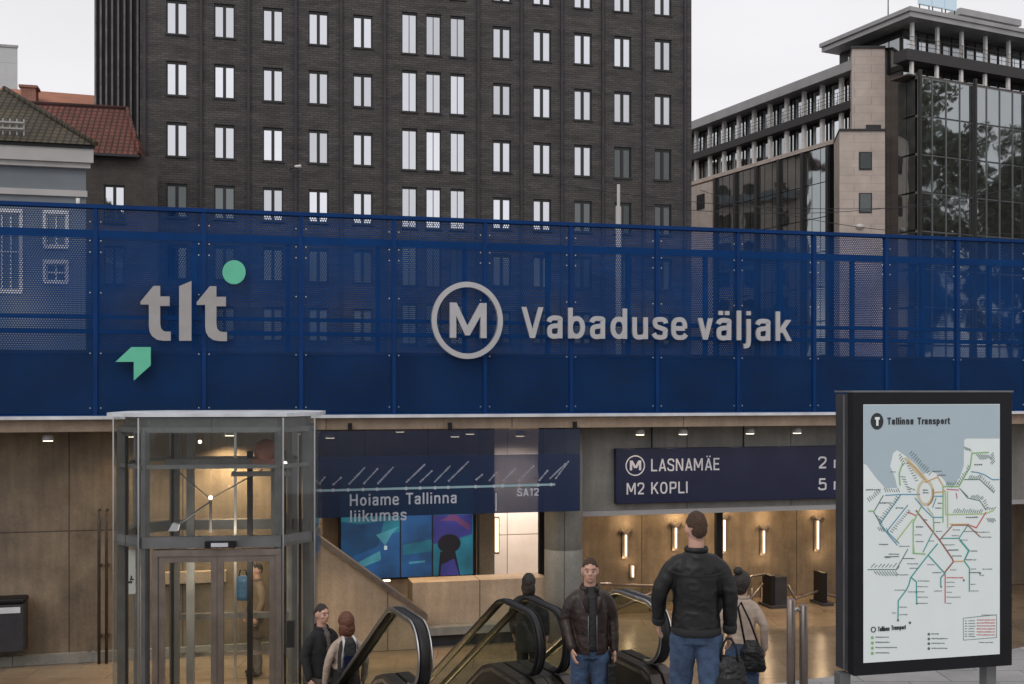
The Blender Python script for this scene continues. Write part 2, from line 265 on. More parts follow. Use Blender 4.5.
# ------------------------------------------------------------------ mesh builder
class MB:
    def __init__(s): s.v = []; s.f = []; s.m = []; s.mi = 0; s.sm = []
    def quad(s, a, b, c, d, mi=None):
        i = len(s.v); s.v += [tuple(a), tuple(b), tuple(c), tuple(d)]; s.f.append((i, i+1, i+2, i+3)); s.m.append(s.mi if mi is None else mi); s.sm.append(False)
    def poly(s, pts):
        i = len(s.v); s.v += [tuple(p) for p in pts]; s.f.append(tuple(range(i, i+len(pts)))); s.m.append(s.mi); s.sm.append(False)
    def box(s, x0, x1, y0, y1, z0, z1, X=None):
        p = [(x0,y0,z0),(x1,y0,z0),(x1,y1,z0),(x0,y1,z0),(x0,y0,z1),(x1,y0,z1),(x1,y1,z1),(x0,y1,z1)]
        if X is not None: p = [tuple(X @ Vector(q)) for q in p]
        i = len(s.v); s.v += p
        for f in ((0,3,2,1),(4,5,6,7),(0,1,5,4),(1,2,6,5),(2,3,7,6),(3,0,4,7)):
            s.f.append(tuple(i+k for k in f)); s.m.append(s.mi); s.sm.append(False)
        return s
    def prism(s, pts, y0, y1):                      # polygon in x-z, extruded along y
        n = len(pts); i = len(s.v)
        s.v += [(x, y0, z) for x, z in pts] + [(x, y1, z) for x, z in pts]
        s.f.append(tuple(range(i, i+n))); s.f.append(tuple(range(i+2*n-1, i+n-1, -1)))
        for k in range(n): s.f.append((i+k, i+n+k, i+n+(k+1) % n, i+(k+1) % n))
        s.m += [s.mi]*(n+2); s.sm += [False]*(n+2); return s
    def slab(s, pts, z0, z1):                       # polygon in x-y, extruded along z
        n = len(pts); i = len(s.v)
        s.v += [(x, y, z0) for x, y in pts] + [(x, y, z1) for x, y in pts]
        s.f.append(tuple(range(i+n-1, i-1, -1))); s.f.append(tuple(range(i+n, i+2*n)))
        for k in range(n): s.f.append((i+k, i+(k+1) % n, i+n+(k+1) % n, i+n+k))
        s.m += [s.mi]*(n+2); s.sm += [False]*(n+2); return s
    def loft(s, rings, cap=True, closed=False):
        n = len(rings[0]); i = len(s.v)
        for r in rings: s.v += [tuple(p) for p in r]
        K = len(rings)
        for k in range(K if closed else K-1):
            for j in range(n):
                a = i+k*n+j; b = i+k*n+(j+1) % n; k2 = (k+1) % K
                s.f.append((a, b, i+k2*n+(j+1) % n, i+k2*n+j)); s.m.append(s.mi); s.sm.append(True)
        if cap and not closed:
            s.f.append(tuple(range(i+n-1, i-1, -1))); s.f.append(tuple(range(i+(K-1)*n, i+K*n))); s.m += [s.mi]*2; s.sm += [False]*2
        return s
    def tube(s, path, r, n=8, ry=None, closed=False, up=None):
        P = [Vector(p) for p in path]; K = len(P); rings = []
        for k in range(K):
            if closed: t = P[(k+1) % K]-P[k-1]
            else: t = P[min(k+1, K-1)]-P[max(k-1, 0)]
            t.normalize()
            u = Vector(up) if up else (Vector((0, 0, 1)) if abs(t.z) < .9 else Vector((0, 1, 0)))
            a = u.cross(t); 
            if a.length < 1e-4: a = Vector((1, 0, 0)).cross(t)
            a.normalize(); b = t.cross(a)
            rr = r[k] if isinstance(r, list) else r
            if isinstance(rr, tuple): ra, rb = rr
            else: ra, rb = rr, (rr if ry is None else ry)
            rings.append([P[k]+a*math.cos(2*math.pi*j/n)*ra+b*math.sin(2*math.pi*j/n)*rb for j in range(n)])
        return s.loft(rings, True, closed)
    def lathe(s, prof, n=20, c=(0, 0)):
        return s.loft([[(c[0]+r*math.cos(2*math.pi*j/n), c[1]+r*math.sin(2*math.pi*j/n), z) for j in range(n)] for r, z in prof])
    def ball(s, c, r, n=12, k=8):
        rx, ry, rz = r if isinstance(r, (tuple, list)) else (r, r, r)
        return s.loft([[(c[0]+rx*math.sin(t)*math.cos(2*math.pi*j/n), c[1]+ry*math.sin(t)*math.sin(2*math.pi*j/n), c[2]-rz*math.cos(t)) for j in range(n)]
                       for t in [math.pi*(q+.02)/(k+.04) for q in range(k+1)]])
    def mesh(s, name, mats):
        me = bpy.data.meshes.new(name); me.from_pydata(s.v, [], s.f)
        for m_ in (mats if isinstance(mats, list) else [mats]): me.materials.append(m_)
        me.polygons.foreach_set('material_index', s.m); me.polygons.foreach_set('use_smooth', s.sm); me.update(); return me
    def build(s, name, mats, parent=None, loc=None, rz=0, bevel=0):
        o = bpy.data.objects.new(name, s.mesh(name, mats)); COL.objects.link(o)
        if parent is not None: o.parent = parent
        if loc is not None: o.location = loc
        if rz: o.rotation_euler = (0, 0, rz)
        if bevel:
            b = o.modifiers.new('bevel', 'BEVEL'); b.width = bevel; b.segments = 2; b.limit_method = 'ANGLE'
        return o
def tag(o, label, cat, group=None):
    o['label'] = label; o['category'] = cat
    if group: o['group'] = group
    return o
def thing(name, label, cat, loc=(0, 0, 0), rz=0, group=None):
    o = bpy.data.objects.new(name, None); COL.objects.link(o); o.location = loc; o.rotation_euler = (0, 0, rz); o.empty_display_size = .2
    return tag(o, label, cat, group)
def struct(o): o['kind'] = 'structure'; return o
def copy_part(o, parent, loc=None):
    c = o.copy(); COL.objects.link(c); c.parent = parent
    if loc is not None: c.location = loc
    for ch in [q for q in o.children]: copy_part(ch, c)
    return c

# ------------------------------------------------------------------ frames: photo columns to places on real planes
A = R(13.8); CA, SA = math.cos(A), math.sin(A)
P0 = (-7.448, 16.0)
def S(px, d=0.0, p0=P0):
    q = (px-HX)/F; return (q*(p0[1]+d*CA)-p0[0]+d*SA)/(CA-q*SA)
def YY(px, d=0.0, p0=P0): return p0[1]+S(px, d, p0)*SA+d*CA
def ZZ(px, py, d=0.0, p0=P0): return CZ+(HY-py)*YY(px, d, p0)/F
def W(s, d, z=0.0, p0=P0): return (p0[0]+s*CA-d*SA, p0[1]+s*SA+d*CA, z)
def at(px, Y, py=None): return (Y*(px-HX)/F, Y, 0 if py is None else CZ+(HY-py)*Y/F)
ZH = -1.6                                                # concourse floor
ZP = 2.30                                                # plaza level above it

# ------------------------------------------------------------------ stroke lettering (monoline grotesque)
def chaikin(p, k=3):
    for _ in range(k):
        q = [p[0]]
        for a, b in zip(p, p[1:]):
            q += [(a[0]*.75+b[0]*.25, a[1]*.75+b[1]*.25), (a[0]*.25+b[0]*.75, a[1]*.25+b[1]*.75)]
        q.append(p[-1]); p = q
    return p
def oval(cx, cy, rx, ry, n=28, e=2.4):
    o = []
    for k in range(n+1):
        a = 2*math.pi*k/n; c, s_ = math.cos(a), math.sin(a)
        o.append((cx+rx*math.copysign(abs(c)**(2/e), c), cy+ry*math.copysign(abs(s_)**(2/e), s_)))
    return o
def glyphs(w):
    h = w/2; X = .72; G = {}
    l = lambda *p: ('l', list(p)); s = lambda *p: ('s', list(p))
    d = lambda a, b: ('d', [a, b])
    ov = lambda y0=0: ('o', oval(.235, y0+.36, .235-h, .36-h, e=2.25))
    aX = X-h
    G['a'] = (.49, [s((.05,.53),(.07,aX-.04),(.15,aX+.012),(.25,aX+.012),(.36,aX-.01),(.42-h,.58),(.42-h,.44)), l((.42-h,.5),(.42-h,0)), s((.42-h,.41),(.27,.41),(.13,.39),(h,.33),(h-.005,.2),(h+.01,h+.03),(.15,h-.008),(.22,h-.008),(.33,h+.02),(.42-h,.20))])
    dots = [l((.12,.84),(.12,.84+w)), l((.30,.84),(.30,.84+w))]
    G['ä'] = (.49, G['a'][1]+dots)
    G['b'] = (.53, [l((h,1),(h,0)), ov()]); G['d'] = (.53, [l((.47-h,1),(.47-h,0)), ov()])
    G['p'] = (.53, [l((h,X),(h,-.25)), ov()])
    G['u'] = (.52, [l((.45-h,X),(.45-h,0)), s((h,X),(h,.4),(h,.20),(h+.03,h+.01),(.16,h-.01),(.24,h-.01),(.35,h+.02),(.45-h,.17),(.45-h,.32))])
    G['n'] = (.52, [l((h,X),(h,0)), s((h,.40),(h,.55),(.13,aX),(.22,aX+.01),(.30,aX+.01),(.42-h,aX-.02),(.45-h,.52),(.45-h,.36),(.45-h,0))])
    G['m'] = (.78, [l((h,X),(h,0)), s((h,.40),(h,.55),(.12,aX),(.20,aX+.01),(.25,aX+.01),(.38-h,aX-.02),(.40-h,.52),(.40-h,.36),(.40-h,0)), s((.40-h,.40),(.40-h,.55),(.45,aX),(.53,aX+.01),(.59,aX+.01),(.70-h,aX-.02),(.73-h,.52),(.73-h,.36),(.73-h,0))])
    G['s'] = (.44, [s((.36,.53),(.34,aX-.03),(.26,aX+.01),(.17,aX+.01),(.07,aX-.01),(h-.02,.55),(.07,.43),(.18,.385),(.25,.355),(.36,.31),(.40-h,.20),(.34,h+.02),(.24,h-.01),(.15,h-.01),(.06,h+.02),(.02,.19))])
    G['e'] = (.50, [l((h,.365),(.46-h,.365)), s((.46-h,.365),(.46-h,.50),(.40-h+.02,aX-.03),(.29,aX+.012),(.18,aX+.012),(h+.04,aX-.03),(h-.004,.52),(h-.006,.36),(h-.004,.2),(h+.04,h+.03),(.18,h-.012),(.28,h-.012),(.37,h+.01),(.425,.17))])
    G['o'] = (.53, [('o', oval(.235, .36, .235-h, .36-h, e=2.2))])
    G['v'] = (.46, [d((h*1.05,X),(.22,0)), d((.44-h*1.05,X),(.22,0))]); G['V'] = (.62, [d((h*1.05,1),(.30,0)), d((.60-h*1.05,1),(.30,0))])
    G['l'] = (.20, [l((h,1),(h,0))]); G['i'] = (.20, [l((h,X),(h,0)), l((h,.85),(h,.85+w))])
    G['j'] = (.20, [s((h,X),(h,.3),(h,-.08),(h-.03,-.19),(-.07,-.20)), l((h,.85),(h,.85+w))])
    G['k'] = (.46, [l((h,1),(h,0)), d((.38,X),(h+.05,.27)), d((.20,.45),(.40,0))])
    G['r'] = (.33, [l((h,X),(h,0)), s((h,.40),(h,.54),(.14,aX-.01),(.22,aX+.01),(.31,aX))])
    G['t'] = (.33, [s((.13,.92),(.13,.4),(.13,h+.06),(.19,h-.01),(.30,h)), l((.01,aX),(.29,aX))])
    G['T'] = (.54, [l((.25,1),(.25,0)), l((0,1-h),(.50,1-h))])
    G['H'] = (.64, [l((h,1),(h,0)), l((.56-h,1),(.56-h,0)), l((h,.5),(.56-h,.5))])
    G['L'] = (.50, [l((h,1),(h,0)), l((h,h),(.46,h))])
    G['A'] = (.60, [d((.29,1),(h*1.05,0)), d((.29,1),(.58-h*1.05,0)), l((.13,.27),(.45,.27))])
    G['Ä'] = (.60, G['A'][1]+[l((.18,1.08),(.18,1.08+w)), l((.40,1.08),(.40,1.08+w))])
    G['S'] = (.56, [s((.47,.74),(.45,1-h-.04),(.35,1-h+.01),(.22,1-h+.01),(.09,1-h-.02),(h-.01,.74),(.08,.60),(.22,.535),(.32,.49),(.45,.43),(.52-h,.27),(.45,h+.02),(.33,h-.01),(.20,h-.01),(.07,h+.03),(.02,.26))])
    G['N'] = (.64, [l((h,0),(h,1)), d((h+.01,1),(.57-h-.01,0)), l((.57-h,0),(.57-h,1))])
    G['E'] = (.52, [l((h,0),(h,1)), l((h,1-h),(.46,1-h)), l((h,.52),(.42,.52)), l((h,h),(.46,h))])
    G['M'] = (.78, [l((h,0),(h,1)), d((h+.02,1),(.35,.22)), d((.70-h-.02,1),(.35,.22)), l((.70-h,1),(.70-h,0))])
    G['K'] = (.58, [l((h,0),(h,1)), d((.47,1),(h+.03,.36)), d((.21,.58),(.49,0))])
    G['O'] = (.62, [('o', oval(.27, .5, .27-h, .5-h, e=2.5))])
    G['P'] = (.56, [l((h,0),(h,1)), s((h,1-h),(.28,1-h),(.42,1-h-.01),(.51-h,.85),(.51-h,.63),(.42,.46),(.28,.45),(h,.45))])
    G['I'] = (.22, [l((h,0),(h,1))])
    G['2'] = (.54, [s((h*.6,.70),(h*.6,1-h-.05),(.15,1-h+.01),(.31,1-h+.01),(.48-h*.5,1-h-.05),(.48-h*.5,.62),(.36,.46),(.20,.28),(h*.8,h)), l((h*.5,h),(.47,h))])
    G['5'] = (.54, [l((.43,1-h),(.10,1-h)), l((.10,1),(.07,.50)), s((.07,.52),(.16,.60),(.30,.61),(.48-h*.5,.56),(.48-h*.5,.34),(.48-h*.5,.10),(.32,h-.01),(.15,h-.01),(.04,h+.04),(.01,.24))])
    G['1'] = (.40, [l((.25,0),(.25,1)), l((.25,.96),(.05,.80))])
    G[' '] = (.26, [])
    return G
def ribbon(mb, pts, w, y0, y1, closed=False):
    n = len(pts); Lp, Rp = [], []
    for i in range(n):
        if closed: a, b, c = pts[i-1], pts[i], pts[(i+1) % n]
        else: a, b, c = pts[max(i-1, 0)], pts[i], pts[min(i+1, n-1)]
        d1 = Vector((b[0]-a[0], b[1]-a[1])); d2 = Vector((c[0]-b[0], c[1]-b[1]))
        if d1.length < 1e-9: d1 = d2
        if d2.length < 1e-9: d2 = d1
        d1 = d1.normalized(); d2 = d2.normalized(); t = d1+d2
        t = t.normalized() if t.length > 1e-6 else d1
        nn = Vector((-t.y, t.x)); k = 1/max(.42, nn.dot(Vector((-d1.y, d1.x))))
        Lp.append((b[0]+nn.x*w/2*k, b[1]+nn.y*w/2*k)); Rp.append((b[0]-nn.x*w/2*k, b[1]-nn.y*w/2*k))
    rings = [[(Rp[i][0], y0, Rp[i][1]), (Rp[i][0], y1, Rp[i][1]), (Lp[i][0], y1, Lp[i][1]), (Lp[i][0], y0, Lp[i][1])] for i in range(n)]
    k0 = len(mb.f); mb.loft(rings, True, closed)
    for k in range(k0, len(mb.f)): mb.sm[k] = False
def lettering(mb, text, x0, x1, z0, cap, w=.145, y0=-.02, y1=0.0, z_right=None):
    """writes on the x-z plane between x0 and x1 with its baseline at z0, cap height cap"""
    G = glyphs(w); x = 0; lo, hi = 1e9, -1e9; e = 0
    for ch in text:                                   # true ink extent
        for kind, p in G[ch][1]:
            for px, pz in p: lo = min(lo, x+px-(w/2 if kind != 's' else w*.3)); hi = max(hi, x+px+(w/2 if kind != 's' else w*.3))
        x += G[ch][0]+.075
    kx = (x1-x0)/(hi-lo); x = -lo
    sh = 0 if z_right is None else (z_right-z0)/(x1-x0); ww = w*(kx+cap)/2
    for ch in text:
        wd, st = G[ch]
        for kind, p in st:
            e = (e+1) % 5
            q = chaikin(p, 3) if kind == 's' else p
            q = [(x0+(x+px)*kx, z0+pz*cap+sh*(x+px)*kx) for px, pz in q]
            if kind == 'o': ribbon(mb, q[:-1], ww, y0-e*.0004, y1, True)
            elif kind == 'd':
                (ax, az), (bx, bz) = q; hw = ww/2*math.hypot(bx-ax, bz-az)/abs(bz-az)
                mb.prism([(bx-hw, bz), (bx+hw, bz), (ax+hw, az), (ax-hw, az)], y0-e*.0004, y1)
            else: ribbon(mb, q, ww, y0-e*.0004, y1)
        x += wd+.075
def ringshape(mb, cx, cz, r0, r1, y0, y1, n=48, sx=1, sz=1):
    P = [(math.cos(2*math.pi*k/n), math.sin(2*math.pi*k/n)) for k in range(n)]
    k0 = len(mb.f)
    mb.loft([[(cx+c*r*sx, y, cz+s_*r*sz) for c, s_ in P] for r, y in ((r0, y1), (r0, y0), (r1, y0), (r1, y1))], False, True)
    for k in range(k0, len(mb.f)): mb.sm[k] = False
def disc(mb, cx, cz, r, y0, y1, n=40, sx=1):
    mb.prism([(cx+r*sx*math.cos(2*math.pi*k/n), cz+r*math.sin(2*math.pi*k/n)) for k in range(n)], y0, y1)

def holed(mb, x0, x1, z0, z1, holes, y=0.0, depth=.22):
    """wall face in the x-z plane with real openings and reveals going back (+y)"""
    xs = sorted({x0, x1, *[h[0] for h in holes], *[h[1] for h in holes]}); zs = sorted({z0, z1, *[h[2] for h in holes], *[h[3] for h in holes]})
    xs = [x for x in xs if x0 <= x <= x1]; zs = [z for z in zs if z0 <= z <= z1]
    for a, b in zip(zs, zs[1:]):
        zc = (a+b)/2; run = None
        for c, d in zip(xs, xs[1:]):
            xc = (c+d)/2
            inh = any(h[0] < xc < h[1] and h[2] < zc < h[3] for h in holes)
            if not inh: run = (run[0], d) if run else (c, d)
            if inh and run: mb.quad((run[0],y,a),(run[1],y,a),(run[1],y,b),(run[0],y,b)); run = None
        if run: mb.quad((run[0],y,a),(run[1],y,a),(run[1],y,b),(run[0],y,b))
    for a, b, c, d in holes:
        Y2 = y+depth
        mb.quad((a,y,c),(a,Y2,c),(b,Y2,c),(b,y,c)); mb.quad((a,y,d),(b,y,d),(b,Y2,d),(a,Y2,d))
        mb.quad((a,y,c),(a,y,d),(a,Y2,d),(a,Y2,c)); mb.quad((b,y,c),(b,Y2,c),(b,Y2,d),(b,y,d))
# ================================================================== sky and daylight (overcast)
w = bpy.data.worlds.new('World'); SC.world = w; w.use_nodes = True
nt = w.node_tree; N = nt.nodes; L = nt.links; bg = N['Background']
sky = N.new('ShaderNodeTexSky'); sky.sky_type = 'NISHITA'; sky.sun_disc = False
SUN_EL, SUN_ROT = R(38), R(205)
sky.sun_elevation = SUN_EL; sky.sun_rotation = SUN_ROT; sky.dust_density = 4; sky.air_density = 1
hs = N.new('ShaderNodeHueSaturation'); hs.inputs['Saturation'].default_value = .12; L.new(sky.outputs[0], hs.inputs['Color'])
tc = N.new('ShaderNodeTexCoord'); mp = N.new('ShaderNodeMapping'); mp.inputs['Scale'].default_value = (1, 1, 2.4); L.new(tc.outputs['Generated'], mp.inputs[0])
cl = N.new('ShaderNodeTexNoise'); cl.inputs['Scale'].default_value = 2.2; cl.inputs['Detail'].default_value = 7; L.new(mp.outputs[0], cl.inputs['Vector'])
cr = N.new('ShaderNodeMapRange'); cr.inputs[1].default_value = .3; cr.inputs[2].default_value = .7; cr.inputs[3].default_value = .90; cr.inputs[4].default_value = 1.05; L.new(cl.outputs['Fac'], cr.inputs[0])
cloud = N.new('ShaderNodeVectorMath'); cloud.operation = 'SCALE'; cloud.inputs[0].default_value = (9.9, 9.75, 10.05); L.new(cr.outputs[0], cloud.inputs['Scale'])
mx = N.new('ShaderNodeMix'); mx.data_type = 'RGBA'; mx.inputs[0].default_value = .85
L.new(hs.outputs[0], mx.inputs[6]); L.new(cloud.outputs[0], mx.inputs[7]); L.new(mx.outputs[2], bg.inputs[0]); bg.inputs[1].default_value = .1
sl = bpy.data.lights.new('sun', 'SUN'); sl.energy = .5; sl.angle = R(20); sl.color = (1, .96, .90)
so = bpy.data.objects.new('sun', sl); COL.objects.link(so); so.rotation_euler = (R(52), 0, R(-25))
SC.view_settings.view_transform = 'Standard'; SC.view_settings.look = 'None'; SC.view_settings.exposure = 0; SC.view_settings.gamma = 1
SC.view_settings.use_curve_mapping = False
SC.cycles.transparent_max_bounces = 24; SC.cycles.max_bounces = 8; SC.cycles.diffuse_bounces = 4; SC.cycles.caustics_reflective = False; SC.cycles.caustics_refractive = False

# ================================================================== setting
# plaza level: one sheet behind the fence to the horizon (hall under its front strip)
m = MB(); m.slab([W(-60, .05)[:2], W(80, .05)[:2], W(80, 6)[:2], W(-60, 6)[:2]], 2.03, ZP-.03)
slab = struct(m.build('hall_roof_slab', M['fascia']))
m = MB(); m.quad(W(-900, .06, ZP), W(900, .06, ZP), W(900, 1500, ZP), W(-900, 1500, ZP)); struct(m.build('plaza_ground', M['asphalt']))
m = MB()
a, b, c, d = W(-80, 22, ZP+.004), W(120, 22, ZP+.004), W(120, 29, ZP+.004), W(-80, 29, ZP+.004); m.quad(a, b, c, d)
struct(m.build('plaza_pavement', M['pave']))
# forecourt (upper) with the edge that drops to the concourse
m = MB(); m.slab([(-40, -40), (40, -40), (40, 13.4), (5.6, 11.55), (2.85, 9.85), (1.6, 9.3), (-9, 7.0), (-40, 4)], -.35, 0)
struct(m.build('forecourt_paving', M['pave']))
m = MB(); pts = [(-9.2, 6.95), (1.6, 9.25), (2.85, 9.8), (5.6, 11.5), (40, 13.3)]
for (xa, ya), (xb, yb) in zip(pts, pts[1:]): m.quad((xa, ya, -1.6), (xb, yb, -1.6), (xb, yb, -.34), (xa, ya, -.34))
struct(m.build('forecourt_retaining_face', M['concgrey']))
# escalator frame
EA = R(22); EC, ES = math.cos(EA), math.sin(EA); E0 = (.27, 10.0); EZ = -.5
def EW(x, y, z=0): return (E0[0]+x*EC-y*ES, E0[1]+x*ES+y*EC, z)
# concourse floor with the escalator well left open
hx0, hx1, hy0, hy1 = -1.45, 1.55, .8, 5.3
m = MB(); z = ZH
o1, o2, o3, o4 = EW(-30, -9, z), EW(30, -9, z), EW(30, 22, z), EW(-30, 22, z)
m.quad(EW(-30, -9, z), EW(hx0, -9, z), EW(hx0, 22, z), EW(-30, 22, z)); m.quad(EW(hx1, -9, z), EW(30, -9, z), EW(30, 22, z), EW(hx1, 22, z))
m.quad(EW(hx0, -9, z), EW(hx1, -9, z), EW(hx1, hy0, z), EW(hx0, hy0, z)); m.quad(EW(hx0, hy1, z), EW(hx1, hy1, z), EW(hx1, 22, z), EW(hx0, 22, z))
struct(m.build('concourse_floor', M['floor']))
m = MB(); zb = -5.2
for (xa, ya), (xb, yb) in (((hx0, hy0), (hx0, hy1)), ((hx0, hy1), (hx1, hy1)), ((hx1, hy1), (hx1, hy0))):
    m.quad(EW(xa, ya, zb), EW(xb, yb, zb), EW(xb, yb, ZH), EW(xa, ya, ZH))
m.quad(EW(hx0, hy0-.5, zb), EW(hx1, hy0-.5, zb), EW(hx1, 14, zb), EW(hx0, 14, zb))
struct(m.build('escalator_well', M['concgrey']))
# escalator landing a little below the forecourt, and the stair to the concourse on its right
m = MB(); m.slab([EW(-1.5, -1.6)[:2], EW(1.5, -1.6)[:2], EW(1.5, .85)[:2], EW(-1.5, .85)[:2]], EZ-.3, EZ); struct(m.build('escalator_landing', M['pave']))
m = MB()
for k in range(9):
    y = -1.1+.29*k
    m.slab([EW(1.65, y)[:2], EW(4.1, y)[:2], EW(4.1, y+.288)[:2], EW(1.65, y+.288)[:2]], ZH+.002, -.2*k-.01 if k < 8 else ZH+.01)
struct(m.build('stair_flight', M['pave']))

# ------------------------------------------------------------------ concourse walls
lw = thing('concrete_wall', 'stained brown concrete wall left of the glass lift, with a litter bin in front', 'wall', W(-6, 1.0, ZH), A)
m = MB(); m.box(0, S(322, 1.0)+6, 0, .3, 0, 3.63); m.build('wall_face', M['conc'], lw)
m = MB(); m.box(0, S(322, 1.0)+6, -.10, -.003, 0, .16); m.build('plinth', M['concgrey'], lw)
s0 = S(316, .55); s1 = S(432, .55)
sp_ = thing('stair_parapet', 'sloping concrete stair parapet with a brown cap, right of the lift', 'parapet', W(s0, .55, ZH), A)
zA = ZZ(318, 540, .55)-ZH; zB = ZZ(412, 609, .55)-ZH; sB = S(412, .55)-s0; sl_ = (zB-zA)/sB
m = MB(); m.prism([(-.6, 0), (sB+.25, 0), (sB+.25, zB+sl_*.25), (-.6, zA-sl_*.6)], 0, .32); m.build('parapet_wall', M['concwarm'], sp_)  # lighter warm concrete stands in for lamplight on the parapet
m = MB(); m.prism([(-.6, zA-sl_*.6+.003), (sB+.25, zB+sl_*.25+.003), (sB+.25, zB+sl_*.25+.10), (-.6, zA-sl_*.6+.10)], -.05, .37); m.build('cap', M['bronze'], sp_)
s0 = S(412, .8); s1 = S(547, .8)
lo = thing('low_wall', 'pale low concrete wall with a dark seat ledge under the video screen', 'wall', W(s0, .8, ZH), A)
zt = ZZ(470, 580.5, .8)-ZH
m = MB(); m.box(0, s1-s0, 0, .5, .34, zt); m.build('wall_face', M['concwarm'], lo)
m = MB(); m.box(0, s1-s0, -.10, .5, .0, .20); m.build('base_band', M['darkgrey'], lo)
m = MB(); m.box(0, s1-s0, -.22, .49, .203, .337); m.build('seat_ledge', M['concgrey'], lo)
bw = thing('rear_wall', 'warm lit concrete wall at the back of the concourse, with vertical wall lamps', 'wall', W(S(560, 3.4), 3.4, ZH), A)
m = MB(); m.box(0, 12, 0, .3, 0, 3.63); m.build('wall_face', M['conc'], bw)
m = MB(); m.box(S(160, .7)+6, S(226, .7)+6, -.14, -.003, 1.18, 1.36); m.build('ledge', M['concwarm'], lw)
bs = thing('screen_wall', 'concrete wall behind the blue video screen', 'wall', W(S(300, 2.6), 2.6, ZH), A)
m = MB(); m.box(0, S(477, 2.6)-S(300, 2.6), 0, .3, 0, 3.63); m.build('wall_face', M['concwarm'], bs)
# bright corridor seen between the screen and the column
cw = thing('corridor_wall', 'bright white panelled corridor wall between the video screen and the round column', 'wall', W(S(470, 5.2), 5.2, ZH), A)
m = MB(); m.box(0, 5, 0, .2, 0, 3.63); m.build('panelling', M['panelling'], cw)
for k in range(0):
    m = MB(); m.loft([[( .25+.72*k+.17*math.cos(t), -.17*math.sin(t)-.004, zz) for t in [math.pi*q/8 for q in range(9)]] for zz in (1.0, 3.6)]); m.build('half_column', M['whitecol'], cw)
cp = tag(MB().box(0, S(494.5, 4.0)-S(479, 4.0), 0, .6, 0, 3.63).build('corridor_pier', M['concgrey'], None, W(S(479, 4.0), 4.0, ZH), A), 'grey concrete pier just right of the video screen', 'pier')
cs = thing('corridor_lamp', 'tall narrow lamp strip between the concrete pier and the white corridor wall', 'lamp', W(S(497, 4.3), 4.3, ZZ(497, 552, 4.3)), A)
m = MB(); m.box(-.03, .03, 0, .04, 0, ZZ(497, 519, 4.3)-ZZ(497, 552, 4.3)); m.build('tube', M['lamp'], cs); m = MB(); m.box(-.06, .06, .043, .09, -.05, ZZ(497, 517, 4.3)-ZZ(497, 552, 4.3)); m.build('back_plate', M['bronze'], cs)
# header beam, column
hs_ = S(578, .7)
hd = thing('header_beam', 'grey concrete beam over the concourse entrance, carrying the navy direction sign', 'beam', W(hs_, .7, ZZ(700, 513, .7)), A)
hh = 2.03-ZZ(700, 513, .7)
m = MB(); m.box(0, 14, 0, .35, .09, hh); m.build('beam', M['concgrey'], hd)
m = MB(); m.box(0, 14, -.03, .36, 0, .087); m.build('lower_trim', M['roofmetal'], hd)
cx, cy, _ = W(S(563.5, .62), .62)
cl_ = thing('round_column', 'round grey concrete column beside the brown leather jacket man', 'column', (cx, cy, ZH))
m = MB(); m.lathe([(.325, 0), (.325, 1.55), (.318, 1.555), (.318, 1.57), (.325, 1.575), (.325, 3.63)], 40); m.build('shaft', M['concgrey'], cl_)
pp = tag(MB().box(-.05, .05, -.05, .05, 0, 3.6).build('steel_post', M['black'], None, W(S(541.5, 1.2), 1.2, ZH), A), 'black steel post standing just left of the round column', 'post')
pp = tag(MB().box(-.06, .06, -.05, .05, 0, 3.6).build('door_mullion', M['black'], None, W(S(718.5, 1.1), 1.1, ZH), A), 'black upright of the entrance behind the black jacket man', 'post')

# slab edge trim and its lower band of lamplit colour belong to the roof slab
m = MB(); m.box(S(-60), S(1100), -.06, .045, ZP-.085, ZP-.035); e_ = m.build('edge_trim', M['edge'], None, (P0[0], P0[1], 0), A); struct(e_)

# parapet upstand behind the fence
pu = thing('upstand_wall', 'low grey concrete upstand behind the lower part of the blue fence', 'wall', W(-4, .35, ZP), A)
m = MB(); m.box(0, 28, 0, .3, 0, .90); m.build('wall', M['parapetc'], pu)
m = MB(); m.box(0, 28, -.03, .33, .902, .95); m.build('coping', M['darkgrey'], pu)

# ================================================================== blue perforated fence, front and rear
ZT, ZB = 2.65+189*16/1100, 2.65-28*16/1100
PIT = 1.456
PX = [95.5, 204, 301, 394, 485, 571, 657, 738, 814, 886, 957]
PS = [S(p) for p in PX]; PS = [PS[0]-2*PIT, PS[0]-PIT]+PS+[PS[-1]+PIT*q for q in (1, 2, 3)]
fe = thing('perforated_fence', 'blue perforated metal fence along the plaza edge, carrying the grey lettering', 'fence', (P0[0], P0[1], ZB), A)
Hf = ZT-ZB
for xa, xb in zip(PS, PS[1:]):
    m = MB(); m.box(xa+.035, xb-.035, -.004, 0, .045, Hf-.06); m.build('panel', M['perf'], fe)
for xa in PS:
    m = MB(); m.box(xa-.03, xa+.03, -.03, .06, 0, Hf-.06); p_ = m.build('post', M['blue'], fe)
    m = MB()
    for zz in (.14, .95, 1.85, 2.45, 2.62, 2.9):
        for dx in (-.075, .075):
            m.lathe([(.011, 0), (.011, .006), (.006, .009)], 8)
            for q in range(len(m.v)-24, len(m.v)):
                x, y, z = m.v[q]; m.v[q] = (xa+dx+x, -.004-z, zz+y)
    m.build('bolts', M['bolt'], p_)
m = MB(); m.box(PS[0], PS[-1], -.045, .06, Hf-.058, Hf); m.build('top_rail', M['blue'], fe)
m = MB(); m.box(PS[0], PS[-1], -.02, .05, 0, .043); m.build('bottom_rail', M['blue'], fe)
RD = 2.9
rf = thing('rear_fence', 'second blue perforated fence standing behind the front one, its rails showing through', 'fence', W(0, RD, ZB), A)
zr = ZZ(300, 238, RD)-ZB
